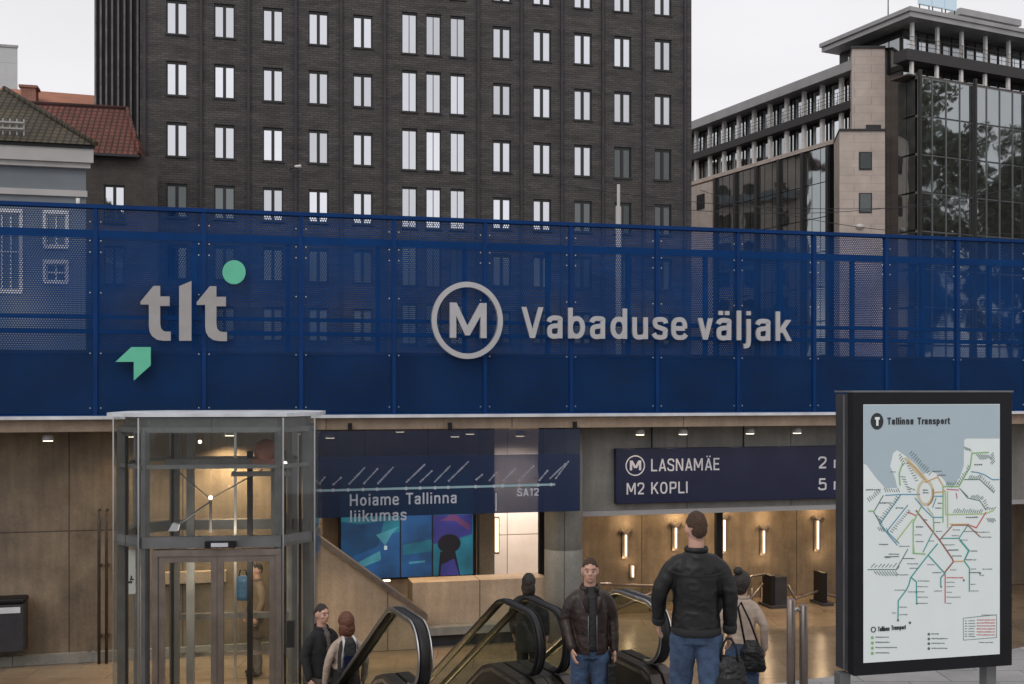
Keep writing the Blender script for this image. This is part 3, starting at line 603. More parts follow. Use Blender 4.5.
for n in range(-3, 15):
    xa = S(288, RD)+1.62*n-1.62*2
    m = MB(); m.box(xa-.04, xa+.04, -.02, .06, 0, zr-.1); m.build('post', M['blue'], rf)
    m = MB(); m.box(xa+.042, xa+1.578, 0, .004, .05, zr-.12); m.build('panel', M['perf_rear'], rf)
x0r = S(288, RD)-1.62*5; x1r = x0r+1.62*17
for z0_, z1_ in ((zr-.12, zr+.02), (ZZ(300, 320, RD)-ZB-.03, ZZ(300, 320, RD)-ZB+.03), (ZZ(300, 326, RD)-ZB-.18, ZZ(300, 326, RD)-ZB-.10)):
    m = MB(); m.box(x0r, x1r, -.05, -.022, z0_, z1_); m.build('rail', M['blue'], rf)

# lettering fixed to the fence: things of their own
def fs(px): return S(px, -.1)
def fz(px, py): return ZZ(px, py, -.1)
lt = thing('logo_sign', 'grey raised lowercase tlt letters with mint dot and arrow on the blue fence', 'sign', W(fs(140), -.1, fz(140, 320)), A)
bx, bz = fs(140), fz(140, 320)
def conv(pts, sc=2.85, ox=0, oy=190): return [(fs(ox+x/sc)-bx, fz(ox+x/sc, oy+y/sc)-bz) for x, y in pts]
T1 = [(401,327),(401,319),(438,274),(457,274),(457,304),(484,304),(484,331),(457,331),(457,380),(459,394),(466,402),(475,404),(487,404),(487,430),(465,430),(448,427),(434,417),(427,404),(425,388),(425,327)]
for i, (nm, P, mt) in enumerate((('letter_t', T1, 'tlt'), ('letter_l', [(511,275),(546,260),(546,430),(511,430)], 'tlt'), ('letter_t', [(x+160, y+1) for x, y in T1], 'tlt'),
        ('arrow', [(330,490),(375,448),(430,448),(430,500),(382,543),(382,490)], 'mint'), ('dot', [(667+33*math.cos(a_), 235+34*math.sin(a_)) for a_ in [2*math.pi*k/40 for k in range(40)]], 'mint'))):
    m = MB(); m.prism(list(reversed(conv(P))), -.05, .03); m.build(nm, M[mt], lt)
ms = thing('metro_emblem', 'grey ring with a capital M inside, left of the station name on the blue fence', 'sign', W(fs(467), -.1, fz(467, 320.5)), A)
bx, bz = fs(467), fz(467, 320.5); ro = (fs(502.6)-fs(431.6))/2; rz_ = (fz(467, 282)-fz(467, 359))/2
m = MB(); ringshape(m, 0, 0, ro*.86, ro, -.05, .03, 72, 1, rz_/ro); m.build('ring', M['letters'], ms)
m = MB(); mz0, mz1 = fz(467, 338)-bz, fz(467, 303)-bz; mx0, mx1 = fs(449.5)-bx, fs(486)-bx; mw = .10
m.prism([(mx0, mz0), (mx0+mw, mz0), (mx0+mw, mz1-.21), (0-.035, mz0+.04), (0+.035, mz0+.04), (mx1-mw, mz1-.21), (mx1-mw, mz0), (mx1, mz0), (mx1, mz1), (mx1-mw*1.05, mz1), (0, mz0+.19), (mx0+mw*1.05, mz1), (mx0, mz1)], -.05, .03)
m.build('letter_m', M['letters'], ms)
vs = thing('station_name', 'pale grey raised lettering reading Vabaduse väljak on the blue fence', 'sign', W(fs(521), -.1, fz(521, 338)), A)
bx, bz = fs(521), fz(521, 338)
m = MB(); lettering(m, 'Vabaduse', 0, fs(687)-bx, 0, fz(521, 307)-bz, .138, -.03, .005, fz(687, 339.5)-bz); m.build('word', M['letters'], vs)
m = MB(); o_ = fs(697)-bx; zz = fz(697, 339.6)-bz; lettering(m, 'väljak', o_, fs(791)-bx, zz, fz(740, 310.5)-fz(740, 340), .138, -.03, .005, fz(791, 341)-bz); m.build('word', M['letters'], vs)

# ================================================================== dark brick office block
BY = 60.0; B0 = (BY*(177-HX)/F, BY)
def bS(px, d=0): return S(px, d, B0)
bx0, bx1 = bS(140), bS(691.5)
ob = thing('office_block', 'tall dark brick office block with rows of narrow paired windows behind the fence', 'building', (B0[0], B0[1], ZP), A)
FH = 3.335
rows = [25.40-FH*k-ZP for k in range(7)]
dcols = [176.8, 224.5, 273, 318.5, 362.8, 502, 542.2, 583, 622.7, 663]; tcols = [409.5, 433.6, 457.8]
wW, wH = 1.10, 1.86
holes = []; wins = []
for r in rows:
    for c in dcols:
        x = bS(c); holes.append((x-wW/2, x+wW/2, r, r+wH)); wins.append(('d', x, r))
    for c in tcols:
        x = bS(c); holes.append((x-.44, x+.44, r-.12, r+2.25)); wins.append(('t', x, r-.12))
Hb = 31.5
m = MB(); holed(m, bx0, bx1, 0, Hb, holes, 0, .28)
m.quad((bx1,0,0),(bx1,26,0),(bx1,26,Hb),(bx1,0,Hb)); m.quad((bx0,0,0),(bx0,0,Hb),(bx0,26,Hb),(bx0,26,0)); m.quad((bx0,26,0),(bx0,26,Hb),(bx1,26,Hb),(bx1,26,0)); m.quad((bx0,0,Hb),(bx1,0,Hb),(bx1,26,Hb),(bx0,26,Hb))
m.build('wall', M['brick'], ob)
m = MB(); m.box(bx0+.05, bx1-.05, .283, .4, 0, Hb-.1); m.build('inner_lining', M['dframe'], ob)
for px in (144.5, 201, 248.5, 295.5, 341, 384.5, 478, 521, 561.5, 602.5, 643, 684.5):
    x = bS(px); m = MB(); m.box(x-.07, x+.07, -.14, -.003, 0, Hb); m.build('pilaster', M['rib'], ob)
def dmesh():
    f = MB()
    for a_ in ((-wW/2, -wW/2+.07, 0, wH), (wW/2-.07, wW/2, 0, wH), (-.085, .085, 0, wH)): f.box(a_[0], a_[1], .10, .22, a_[2], a_[3])
    f.box(-wW/2+.072, wW/2-.072, .102, .218, wH-.13, wH); f.box(-wW/2+.072, wW/2-.072, .102, .218, 0, .06)
    f.box(-wW/2-.06, wW/2+.06, -.07, .098, -.09, -.003)
    return f.mesh('window', M['dframe'])
def pmesh(mt):
    f = MB()
    for x in (-1, 1): f.quad(*[(x*q, .17, z) for q, z in ((.086, .061), (wW/2-.072, .061), (wW/2-.072, wH-.131), (.086, wH-.131))])
    return f.mesh('pane', mt)
def tmesh():
    f = MB()
    for a_ in ((-.44, -.385), (.385, .44)): f.box(a_[0], a_[1], .10, .22, 0, 2.37)
    f.box(-.018, .018, .13, .2, 0.05, 2.3); f.box(-.383, .383, .102, .218, 2.25, 2.37); f.box(-.383, .383, .102, .218, 0, .06)
    f.box(-.5, .5, -.07, .098, -.09, -.003); return f.mesh('window', M['dframe'])
def tpane():
    f = MB(); f.quad((-.383,.17,.061),(.383,.17,.061),(.383,.17,2.249),(-.383,.17,2.249)); return f.mesh('pane', M['pane'])
me_d, me_t, me_tp = dmesh(), tmesh(), tpane(); me_tpd = me_tp.copy(); me_tpd.materials.clear(); me_tpd.materials.append(M['pane_dark']); me_p = pmesh(M['pane']); me_pd = pmesh(M['pane_dark'])
for kind, x, r in wins:
    o = bpy.data.objects.new('window', me_d if kind == 'd' else me_t); COL.objects.link(o); o.parent = ob; o.location = (x, 0, r)
    xi = x; dark = kind == 'd' and ((r < rows[4]+.1 and xi > bS(560)) or (r < rows[3]+.1 and xi > bS(600)) or (r < rows[4]+.1 and xi < bS(240)) or r < rows[4]-.1)  # lower panes take darker glass in place of dark tree reflections
    q = bpy.data.objects.new('pane', (me_pd if dark else me_p) if kind == 'd' else (me_tpd if r < rows[4]-.3 else me_tp)); COL.objects.link(q); q.parent = o
# ribbed wing on its left
rx0, rx1 = bS(95, 4), bS(141, 4)
m = MB(); m.box(rx0, bx0+2, 4, 20, 0, Hb+1); m.build('wing', M['rib'], ob)
m = MB(); k = 0; x = rx0
while x < bx0:
    m.box(x, x+.10, 3.7, 3.997, 0, Hb+1); x += .29+.012*k; k += 1
m.build('wing_fins', M['fin'], ob)
wl = thing('wall_camera', 'small white camera on a bracket on the dark brick facade', 'camera', (B0[0]+bS(296)*CA+.3*SA, B0[1]+bS(296)*SA-.3*CA, CZ+(HY-169)*61.5/F), A)
m = MB(); m.tube([(-.35, .1, -.12), (-.3, -.25, -.1), (0, -.35, 0)], .035, 6); m.build('bracket', M['darkgrey'], wl)
m = MB(); m.tube([(-.1, -.35, 0), (.25, -.4, .03)], [(.1, .08), (.12, .09)], 10); m.build('housing', M['whiteframe'], wl)

ap = thing('apartment_block', 'pale plastered block hidden behind the dark brick office, mirrored in the left glass wall', 'building', (-14, 103, ZP), R(-12))
hl = [(2+3.2*i, 3.6+3.2*i, 2.2+3.1*j, 3.9+3.1*j) for i in range(8) for j in range(7)]
def turned(mb): mb.v = [(13-y, x, z) for x, y, z in mb.v]        # its window front looks to the right
m = MB(); holed(m, 0, 28, 0, 25, hl, 0, .25); turned(m); m.build('wall', M['stone'], ap)
m = MB(); m.box(0, 28, .253, .5, 0, 24.8); turned(m); m.build('dark_rooms', M['dframe'], ap)
m = MB(); m.box(-.4, 28.4, -.5, 9, 25.003, 25.4); turned(m); m.build('roof', M['redtile'], ap)
for z_ in (8.1, 14.3, 20.5): m = MB(); m.box(1, 27, -.9, -.003, z_, z_+.9); turned(m); m.build('balcony', M['plaster'], ap)
# ================================================================== far right stone and glass building
RY = 80.0; R0 = (RY*(905-HX)/F, RY); RA = math.atan2(.426, .905); 
rb = thing('bank_building', 'beige stone and dark glass office building with flat grey roofs at the right', 'building', (R0[0], R0[1], ZP), RA)
# local: x along the right face, y along the left face (away); z from plaza
def lz(z): return z-ZP
def rpart(name, mt, fn, parent=rb): m_ = MB(); fn(m_); return m_.build(name, mt, parent)
def rz_left(px, py, r=0.0):       # z on the left face plane (x = r) at pixel
    q = (px-HX)/F; c_, s_ = math.cos(RA), math.sin(RA)
    X0, Y0 = R0[0]+r*c_, R0[1]+r*s_; t = (X0-q*Y0)/(s_+q*c_); return t, lz(CZ+(HY-py)*(Y0+t*c_)/F)
def rz_right(px, py, y=0.0):
    q = (px-HX)/F; c_, s_ = math.cos(RA), math.sin(RA)
    X0, Y0 = R0[0]-y*s_, R0[1]+y*c_; t = (q*Y0-X0)/(c_-q*s_); return t, lz(CZ+(HY-py)*(Y0+t*s_)/F)
zroof = rz_right(905, 10)[1]; zsof = rz_right(905, 21)[1]; zroof -= .38; zsof = rz_right(905, 24.5)[1]; zbal1 = rz_right(905, 52)[1]; zbal0 = rz_right(905, 63)[1]; zcur = rz_right(915, 82)[1]
XR = 34
YE = rz_left(829, 47, -.6)[0]
# main block core, roof, upper storeys
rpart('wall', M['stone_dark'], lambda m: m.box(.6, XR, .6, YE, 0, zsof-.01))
rpart('roof', M['roofmetal'], lambda m: (m.box(-1.0, XR+1, -1.5, YE+.4, zsof, zroof-.3), m.box(-1.15, XR+1.1, -1.62, YE+.5, zroof-.297, zroof)))
rpart('balcony', M['balcony'], lambda m: m.box(-.55, XR, -.75, .58, zbal0, zbal1))
for k in range(13):
    x = .2+2.45*k
    rpart('column', M['whitecol'], lambda m: m.box(x-.11, x+.11, -.60, -.38, zbal1+.002, zsof-.002))
    rpart('column', M['whitecol'], lambda m: m.box(x-.11, x+.11, -.55, -.33, zcur+.102, zbal0-.002))
    if k < 12:
        f = rpart('window', M['dframe'], lambda m: (m.box(x+.08, x+2.37, .50, .597, zbal1+.01, zsof-.1), m.box(x+.08, x+2.37, .50, .597, zcur+.15, zbal0-.05)))
        def pn(m):
            for z0_, z1_ in ((zbal1+.35, zsof-.25), (zcur+.25, zbal0-.12)):
                for j in range(3): m.quad(*[(x+.14+.74*j+q, .49, z) for q, z in ((0, z0_), (.69, z0_), (.69, z1_), (0, z1_))])
        rpart('pane', M['office_glass'], pn, f)
def railing(m):
    for j in range(3): m.box(-.5, XR, -.72, -.69, zbal1+.3+.3*j, zbal1+.33+.3*j)
    for k in range(25): m.box(.9+1.36*k-.015, .9+1.36*k+.015, -.688, -.66, zbal1, zbal1+.93)
rpart('balcony_railing', M['balcony'], railing)
# left end windows of the top storey
f = rpart('window', M['dframe'], lambda m: m.box(.45, .597, .8, YE, zsof-3.0, zsof-.06))
rpart('pane', M['office_glass'], lambda m: [m.quad(*[(.44, 1.0+1.1*j+q, z) for q, z in ((0, zsof-2.6), (.98, zsof-2.6), (.98, zsof-.35), (0, zsof-.35))]) for j in range(int((YE-1.2)/1.1))], f)
# curtain wall on the right face, standing proud
rpart('curtain_wall', M['curtain'], lambda m: [m.quad((1.36*j, -1.25, z0_), (1.36*j+1.32, -1.25, z0_), (1.36*j+1.32, -1.25, z0_+2.62), (1.36*j, -1.25, z0_+2.62)) for j in range(24) for z0_ in [zcur-2.75*(i+1) for i in range(8)]])
rpart('curtain_frame', M['cframe'], lambda m: ([m.box(1.36*j-.03, 1.36*j+.018, -1.32, -1.2, zcur-22, zcur-.002) for j in range(25)], [m.box(-.1, XR, -1.195, -1.1, zcur-2.75*i-.2, zcur-2.75*i-.02) for i in range(9)]))
rpart('curtain_fin', M['balcony'], lambda m: [m.box(5.44*j-.09, 5.44*j+.09, -1.55, -1.322, zcur-22, zcur+.4) for j in range(7)])
rpart('curtain_head', M['stone_dark'], lambda m: m.box(-.9, XR, -1.2, .59, zcur, zcur+.1))
rpart('curtain_return', M['curtain'], lambda m: [m.quad((-.12, -1.1+.84*j, z0_), (-.12, -1.1+.84*j+.8, z0_), (-.12, -1.1+.84*j+.8, z0_+2.62), (-.12, -1.1+.84*j, z0_+2.62)) for j in range(2) for z0_ in [zcur-2.75*(i+1) for i in range(8)]])
# stone stair tower: its face looks straight down the square
def loc_(px, Y):
    X = Y*(px-HX)/F-R0[0]; Yy = Y-R0[1]; c_, s_ = math.cos(RA), math.sin(RA); return (X*c_+Yy*s_, -X*s_+Yy*c_)
def hz_(py, Y): return CZ+(HY-py)*Y/F-ZP
YT = 82.0; zt_ = hz_(48.5, YT)
tw = [loc_(852, YT), loc_(885, YT), loc_(886, YT+6), loc_(848, YT+6)]
rpart('stair_tower', M['stone'], lambda m: m.slab(tw, 0, zt_))
rpart('tower_coping', M['balcony'], lambda m: m.slab([loc_(851.4, YT-.15), loc_(885.6, YT-.15), loc_(886.5, YT+6), loc_(847.5, YT+6)], zt_+.002, zt_+.16))
rpart('tower_side', M['stone_dark'], lambda m: m.slab([loc_(885.2, YT+.25), loc_(907, YT+.1), loc_(910, YT+5), loc_(885.2, YT+5)], 0, hz_(50, YT)))  # right face of the tower takes the darker stone colour
YB2 = 81.2; zu = hz_(131, YB2)
rpart('stone_bay', M['stone'], lambda m: m.slab([loc_(839.5, YB2), loc_(885, YB2), loc_(885, YT-.01), loc_(852, YT-.01), loc_(852, YT+3.5), loc_(834, YT+3.2)], 0, zu))
rpart('bay_coping', M['balcony'], lambda m: m.slab([loc_(839, YB2-.15), loc_(885.6, YB2-.15), loc_(885.6, YT-.02), loc_(851.4, YT-.02), loc_(851.4, YT+3.5), loc_(833.5, YT+3.2)], zu+.002, zu+.14))
for pya, pyb in ((152, 170), (193, 213)):
    def fr_(m, e=0, i=0): m.slab([loc_(859+i, YB2-.06-e), loc_(872-i, YB2-.06-e), loc_(872-i, YB2-.004-e), loc_(859+i, YB2-.004-e)], hz_(pyb-i, YB2), hz_(pya+i, YB2))
    f = rpart('window', M['dframe'], fr_); rpart('pane', M['pane_dark'], lambda m: fr_(m, .06, 1.2), f)
rpart('lintel', M['balcony'], lambda m: m.slab([loc_(866, YT-.1), loc_(881, YT-.1), loc_(881, YT-.01), loc_(866, YT-.01)], hz_(131, YT), hz_(125, YT)))
u1 = rz_left(834, 150, -.5)[0]; t1 = rz_left(852, 60, -1.4)[0]
# lower left block
v1, zr1 = rz_left(692, 118, -1.2); v0 = t1+.05
zr1 = rz_left(850, 58, -1.6)[1]; zs1 = rz_left(850, 68, -1.6)[1]; zb1 = rz_left(850, 101, -.6)[1]; zb0 = rz_left(850, 109, -.6)[1]; zc1 = rz_left(800, 150, -.4)[1]
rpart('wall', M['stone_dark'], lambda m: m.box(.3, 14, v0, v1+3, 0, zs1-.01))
rpart('roof', M['roofmetal'], lambda m: m.box(-1.2, 15, v0, v1+4, zs1, zr1))
rpart('balcony', M['balcony'], lambda m: m.box(-.8, .297, v0, v1+3.2, zb0, zb1))
nb = 11; pitch = (v1+2.6-v0)/nb
for k in range(nb+1):
    y = v0+.15+pitch*k
    rpart('column', M['whitecol'], lambda m: m.box(-.45, -.15, y-.14, y+.14, zb1+.002, zs1-.002)); rpart('column', M['whitecol'], lambda m: m.box(-.45, -.15, y-.14, y+.14, zc1+.002, zb0-.002))
    if k < nb:
        f = rpart('window', M['dframe'], lambda m: (m.box(.2, .297, y+.1, y+pitch-.05, zb1+.02, zs1-.05), m.box(.2, .297, y+.1, y+pitch-.05, zc1+.05, zb0-.05)))
        rpart('pane', M['office_glass'], lambda m: [m.quad(*[(.19, y+.16+q, z) for q, z in ((j*(pitch-.2)/3, a_), (j*(pitch-.2)/3+(pitch-.45)/3, a_), (j*(pitch-.2)/3+(pitch-.45)/3, b_), (j*(pitch-.2)/3, b_))]) for j in range(3) for a_, b_ in ((zb1+.3, zs1-.15), (zc1+.15, zb0-.15))], f)
def railing2(m):
    for j in range(3): m.box(-.78, -.75, v0, v1+3, zb1+.3+.28*j, zb1+.33+.28*j)
    for k in range(2*nb): m.box(-.748, -.72, v0+.1+k*pitch/2, v0+.13+k*pitch/2, zb1, zb1+.9)
rpart('balcony_railing', M['balcony'], railing2)
cy0, cy1 = u1+.6, rz_left(716, 200, -.5)[0]
npan = 5; pw = (cy1-cy0)/npan
rpart('curtain_wall', M['curtain'], lambda m: [m.quad((-.5, cy0+pw*(j/3), z0_), (-.5, cy0+pw*(j+1)/3-.07, z0_), (-.5, cy0+pw*(j+1)/3-.07, z0_+2.68), (-.5, cy0+pw*(j/3), z0_+2.68)) for j in range(npan*3) for z0_ in [zc1-.35-2.75*(i+1) for i in range(8)]])
rpart('curtain_frame', M['dframe'], lambda m: m.box(-.45, .297, cy0-.2, cy1, 0, zc1-.36))
rpart('curtain_head', M['stone'], lambda m: m.box(-.62, .297, u1, v1+3, zc1-.33, zc1))
rpart('curtain_fin', M['balcony'], lambda m: [m.box(-.74, -.52, cy0+pw*j-.17, cy0+pw*j+.13, 0, zc1-.34) for j in range(npan+1)])
rpart('corner_stone', M['stone'], lambda m: m.box(-.9, .29, cy1+.1, v1+3.5, 0, zc1-.6))
f = rpart('window', M['dframe'], lambda m: m.box(-.96, -.903, cy1+1.2, cy1+2.4, rz_left(706, 208, -.9)[1], rz_left(706, 193, -.9)[1]))
# roof pavilion, sign frames and mast on the roof
pz = zroof
rpart('penthouse', M['stone_dark'], lambda m: m.box(9.8, 15, 4, 12, pz, pz+2.4)); rpart('penthouse_roof', M['roofmetal'], lambda m: m.box(9.0, 15.8, 3.2, 13, pz+2.402, pz+2.9))
rpart('penthouse_glazing', M['office_glass'], lambda m: [m.quad((10.0+1.25*j, 3.99, pz+.7), (11.1+1.25*j, 3.99, pz+.7), (11.1+1.25*j, 3.99, pz+2.2), (10.0+1.25*j, 3.99, pz+2.2)) for j in range(4)])
for k, xx in enumerate((2.5, 3.8, 5.1)):
    sg = tag(MB().box(-.55, .55, -.12, .12, 1.3, 2.7).build('roof_sign', M['lightbox'], None, tuple(rb.matrix_basis @ Vector((xx, .6, pz)) if False else (R0[0]+xx*math.cos(RA)-.6*math.sin(RA), R0[1]+xx*math.sin(RA)+.6*math.cos(RA), pz+ZP)), RA),
        ['pale blue roof sign box, nearest the roof corner of the stone and glass building', 'pale blue roof sign box, middle of the three on the right roof', 'pale blue roof sign box, nearest the rooftop penthouse'][k], 'sign', 'sign boxes on the right roof')
    m = MB(); m.box(-.5, -.44, -.03, .03, 0, 1.298); m.box(.44, .5, -.03, .03, 0, 1.298); m.build('leg', M['darkgrey'], sg)
ms_ = tag(MB().tube([(0, 0, 0), (0, 0, 6.5)], [.05, .02], 6).build('roof_mast', M['darkgrey'], None, (R0[0]-.2, R0[1]+3, pz+ZP)), 'thin mast on the flat roof of the stone and glass building', 'mast')
for px, py, lab in ((845, 190, 'white security camera on the beige stone wall, left of its windows'), (861, 226, 'white dome camera low on the beige stone wall, above the fence')):
    t_, z_ = rz_left(px, py, -2.05); o = thing('security_camera', lab, 'camera', (R0[0]-2.05*math.cos(RA)-t_*math.sin(RA), R0[1]-2.05*math.sin(RA)+t_*math.cos(RA), z_+ZP), RA)
    m = MB(); m.tube([(.2, 0, .1), (0, 0, .0)], .05, 8); m.build('bracket', M['darkgrey'], o); m = MB(); m.ball((-.1, 0, -.05), (.34, .24, .2)); m.build('housing', M['whiteframe'], o)

# ================================================================== houses at the left
GY = 40.0; G0 = (GY*(86-HX)/F, GY)
def gS(px, d=0): return S(px, d, G0)
def gz(px, py, d=0): return ZZ(px, py, d, G0)-ZP
gh = thing('grey_house', 'grey plastered house with a mossy hipped tile roof at the left edge', 'house', (G0[0], G0[1], ZP), A)
ze = gz(60, 146)                       # eaves
wx = [(gS(-8), gS(20), gz(10, 290), gz(10, 213)), (gS(46), gS(66), gz(56, 246), gz(56, 214)), (gS(46), gS(66), gz(56, 281), gz(56, 264))]
m = MB(); holed(m, -9, 0, 0, ze-.02, wx, 0, .2); m.quad((0,0,0),(-5.6,9,0),(-5.6,9,ze-.02),(0,0,ze-.02)); m.quad((-9,9,0),(-9,9,ze-.02),(-5.6,9,ze-.02),(-5.6,9,0)); m.build('wall', M['plaster'], gh)
for a_, b_, c_, d_ in wx:
    f = MB(); f.box(a_-.08, b_+.08, -.06, -.003, c_-.12, c_-.003); f.box(a_-.10, a_-.003, -.05, -.003, c_, d_); f.box(b_+.003, b_+.1, -.05, -.003, c_, d_); f.box(a_-.1, b_+.1, -.08, -.003, d_+.003, d_+.14)
    nmu = 3 if b_-a_ > .9 else 2
    for k in range(nmu+1): x = a_+(b_-a_-.05)*k/nmu; f.box(x, x+.05, .05, .12, c_, d_)
    for k in range(3): z = c_+(d_-c_-.05)*k/2; f.box(a_+.052, b_-.052, .052, .118, z, z+.05)
    wo = f.build('window', M['whiteframe'], gh); f = MB(); f.quad((a_, .13, c_), (b_, .13, c_), (b_, .13, d_), (a_, .13, d_)); f.build('pane', M['pane_dark'], wo)
m = MB(); m.slab([(-9.2,-.35),(.30,-.35),(-5.3,9.2),(-9.2,9.2)], ze-.62, ze-.12); m.slab([(-9.2,-.22),(.18,-.22),(-5.45,9.1),(-9.2,9.1)], ze-.80, ze-.623); m.build('cornice', M['cornice'], gh)
m = MB(); m.slab([(-9.2,-.10),(.06,-.10),(-5.55,9.05),(-9.2,9.05)], ze-1.82, ze-1.60); m.build('string_course', M['cornice'], gh)
m = MB(); m.slab([(-9.2,-.42),(.36,-.42),(-5.25,9.3),(-9.2,9.3)], ze-.117, ze-.003); m.build('gutter', M['black'], gh)
zr_ = gz(0, 84, 3.6); xr = gS(0, 3.6)
m = MB(); e0 = ze+.0; m.poly([(-9.5, -.5, e0), (.4, -.5, e0), (xr, 4.4, zr_), (-9.5, 4.4, zr_)]); m.poly([(.4, -.5, e0), (-5.2, 9.4, e0), (xr, 4.4, zr_)]); m.poly([(-5.2, 9.4, e0), (-9.5, 9.4, e0), (-9.5, 4.4, zr_), (xr, 4.4, zr_)]); m.build('roof', M['greentile'], gh)
m = MB(); m.tube([(.4, -.5, e0+.03), (xr, 4.4, zr_+.05)], .10, 8); m.build('hip_tiles', M['greentile'], gh)
m = MB(); 
for q in (0, .22): m.box(gS(0), gS(24), -.1-.0, .0, e0+.5+q, e0+.56+q)
for q in range(4): m.box(gS(2+7*q), gS(2+7*q)+.05, .003, .05, e0+.3, e0+.9)
m.build('snow_guard', M['roofmetal'], gh)
m = MB(); m.tube([(-.25, -.2, ze-1.9), (-.25, -.2, ze-2.2)], .07, 8); m.build('wall_lamp', M['whiteframe'], gh)

HYD = 52.0; H0 = (HYD*(140-HX)/F, HYD)
def hS(px, d=0): return S(px, d, H0)
def hz(px, py, d=0): return ZZ(px, py, d, H0)-ZP
rh = thing('red_roofed_house', 'brown brick house with a red pantile roof against the dark brick block', 'house', (H0[0], H0[1], ZP), A)
ze = hz(110, 155); wl_ = [(hS(104), hS(125), hz(115, 204), hz(115, 185)), (hS(104), hS(125), hz(115, 285), hz(115, 243))]
wl_ = [(hS(104), hS(125), hz(115, 222), hz(115, 185)), (hS(104), hS(125), hz(115, 285), hz(115, 246))]
m = MB(); holed(m, -9, .8, 0, ze, wl_, 0, .2); m.quad((-9,0,0),(-9,0,ze),(-9,8,ze),(-9,8,0)); m.build('wall', M['brownbrick'], rh)
for a_, b_, c_, d_ in wl_:
    f = MB()
    for x, x2 in ((a_, a_+.07), (b_-.07, b_), ((a_+b_)/2-.07, (a_+b_)/2+.07)): f.box(x, x2, .06, .15, c_, d_)
    f.box(a_+.072, b_-.072, .062, .148, d_-.09, d_); f.box(a_+.072, b_-.072, .062, .148, c_, c_+.06); f.box(a_-.06, b_+.06, -.08, -.003, c_-.1, c_-.003)
    wo = f.build('window', M['dframe'], rh); f = MB(); f.quad((a_, .11, c_), (b_, .11, c_), (b_, .11, d_), (a_, .11, d_)); f.build('pane', M['pane'], wo)
zr_ = hz(100, 107.5, 4.2); xa = hS(20, 4.2); xb = hS(127, 4.2)
m = MB(); m.poly([(-9.4, -.4, ze-.05), (hS(139.5, -.4), -.4, ze-.05), (xb, 4.2, zr_), (-9.4, 4.2, zr_)]); m.poly([(-9.4, 8.8, ze-.05), (-9.4, 4.2, zr_), (xb, 4.2, zr_), (.3, 8.8, ze-.05)]); m.poly([(hS(139.5, -.4), -.4, ze-.05), (.3, 8.8, ze-.05), (xb, 4.2, zr_)]); m.build('roof', M['redtile'], rh)
m = MB(); m.box(-9.4, hS(139.5, -.4), -.5, -.403, ze-.14, ze-.03); m.build('gutter', M['darkgrey'], rh)
m = MB(); m.tube([(-9.4, 4.2, zr_+.03), (xb, 4.2, zr_+.03)], .11, 8); m.tube([(xb, 4.2, zr_+.03), (hS(139.5, -.4), -.4, ze)], .11, 8); m.build('ridge_tiles', M['redtile'], rh)
Y_ = 66.0; fr = thing('orange_roofed_house', 'pale house with an orange roof and brick chimney, far behind the red roof', 'house', (Y_*(60-HX)/F, Y_, ZP), A)
def oz(py, e=0): return CZ+(HY-py)*(Y_+e)/F-ZP
m = MB(); m.box(-4, 2.2, 0, 8, 0, oz(108)); m.build('wall', M['cornice'], fr)
m = MB(); m.poly([(-4.2, -.2, oz(108.5)), (2.6, -.2, oz(108.5)), (1.6, 4, oz(94.5, 4)), (-4.2, 4, oz(92.5, 4))]); m.poly([(-4.2, 8, oz(110)), (-4.2, 4, oz(92.5, 4)), (1.6, 4, oz(94.5, 4)), (2.6, 8, oz(110))]); m.poly([(2.6, -.2, oz(108.5)), (2.6, 8, oz(110)), (1.6, 4, oz(94.5, 4))]); m.build('roof', M['orangeroof'], fr)
m = MB(); m.box(-2.3, -1.45, .6, 1.5, oz(112), oz(87)); m.box(-2.4, -1.35, .5, 1.6, oz(87)+.003, oz(84.5)); m.prism([(-2.9, oz(112)), (-2.3, oz(112)), (-2.3, oz(97))], .62, 1.48); m.build('chimney', M['redbrick'], fr)
Y_ = 110.0; tb = thing('white_tower_block', 'white panelled tower block far off at the left edge', 'building', (Y_*(17.5-HX)/F, Y_, ZP), A)
zt_ = CZ+(HY-48)*Y_/F-ZP
m = MB(); m.slab([(-12,0),(0,0),(-9,14),(-12,14)], 0, zt_); m.build('wall', M['farwhite'], tb)
m = MB(); m.slab([(-12.1,-.1),(.1,-.1),(-8.95,14.1),(-12.1,14.1)], zt_+.002, zt_+.25); m.build('roof_edge', M['roofmetal'], tb)
fp = thing('lamp_pole', 'thin white pole rising above the fence in front of the dark brick block', 'pole', at(618.5, 30)[:2]+(ZP,), 0)
def pzz(py): return CZ+(HY-py)*30/F-ZP
m = MB(); m.lathe([(.075, 0), (.075, pzz(207)), (.042, pzz(205.5)), (.042, pzz(184.5)), (.0, pzz(184.4))], 12); m.build('shaft', M['cornice'], fp)
# overhead wires between the buildings
for i, (pa, pb) in enumerate((((560, 58, 184), (1040, 62, 196)), ((640, 58, 205), (1040, 62, 182)), ((700, 66, 190), (1040, 60, 232)))):
    a_ = Vector(at(pa[0], pa[1], pa[2])); b_ = Vector(at(pb[0], pb[1], pb[2])); pts = []
    for k in range(25):
        t = k/24; p = a_.lerp(b_, t); p.z -= 1.0*4*t*(1-t); pts.append(p)
    m = MB(); m.tube(pts, .018, 5)
    tag(m.build('overhead_wire', M['darkgrey']), ['sagging overhead wire crossing the glass building, lowest one on the left', 'sagging overhead wire that starts low beside the dark block', 'sagging overhead wire that dips behind the fence at the right'][i], 'wire', 'overhead wires')
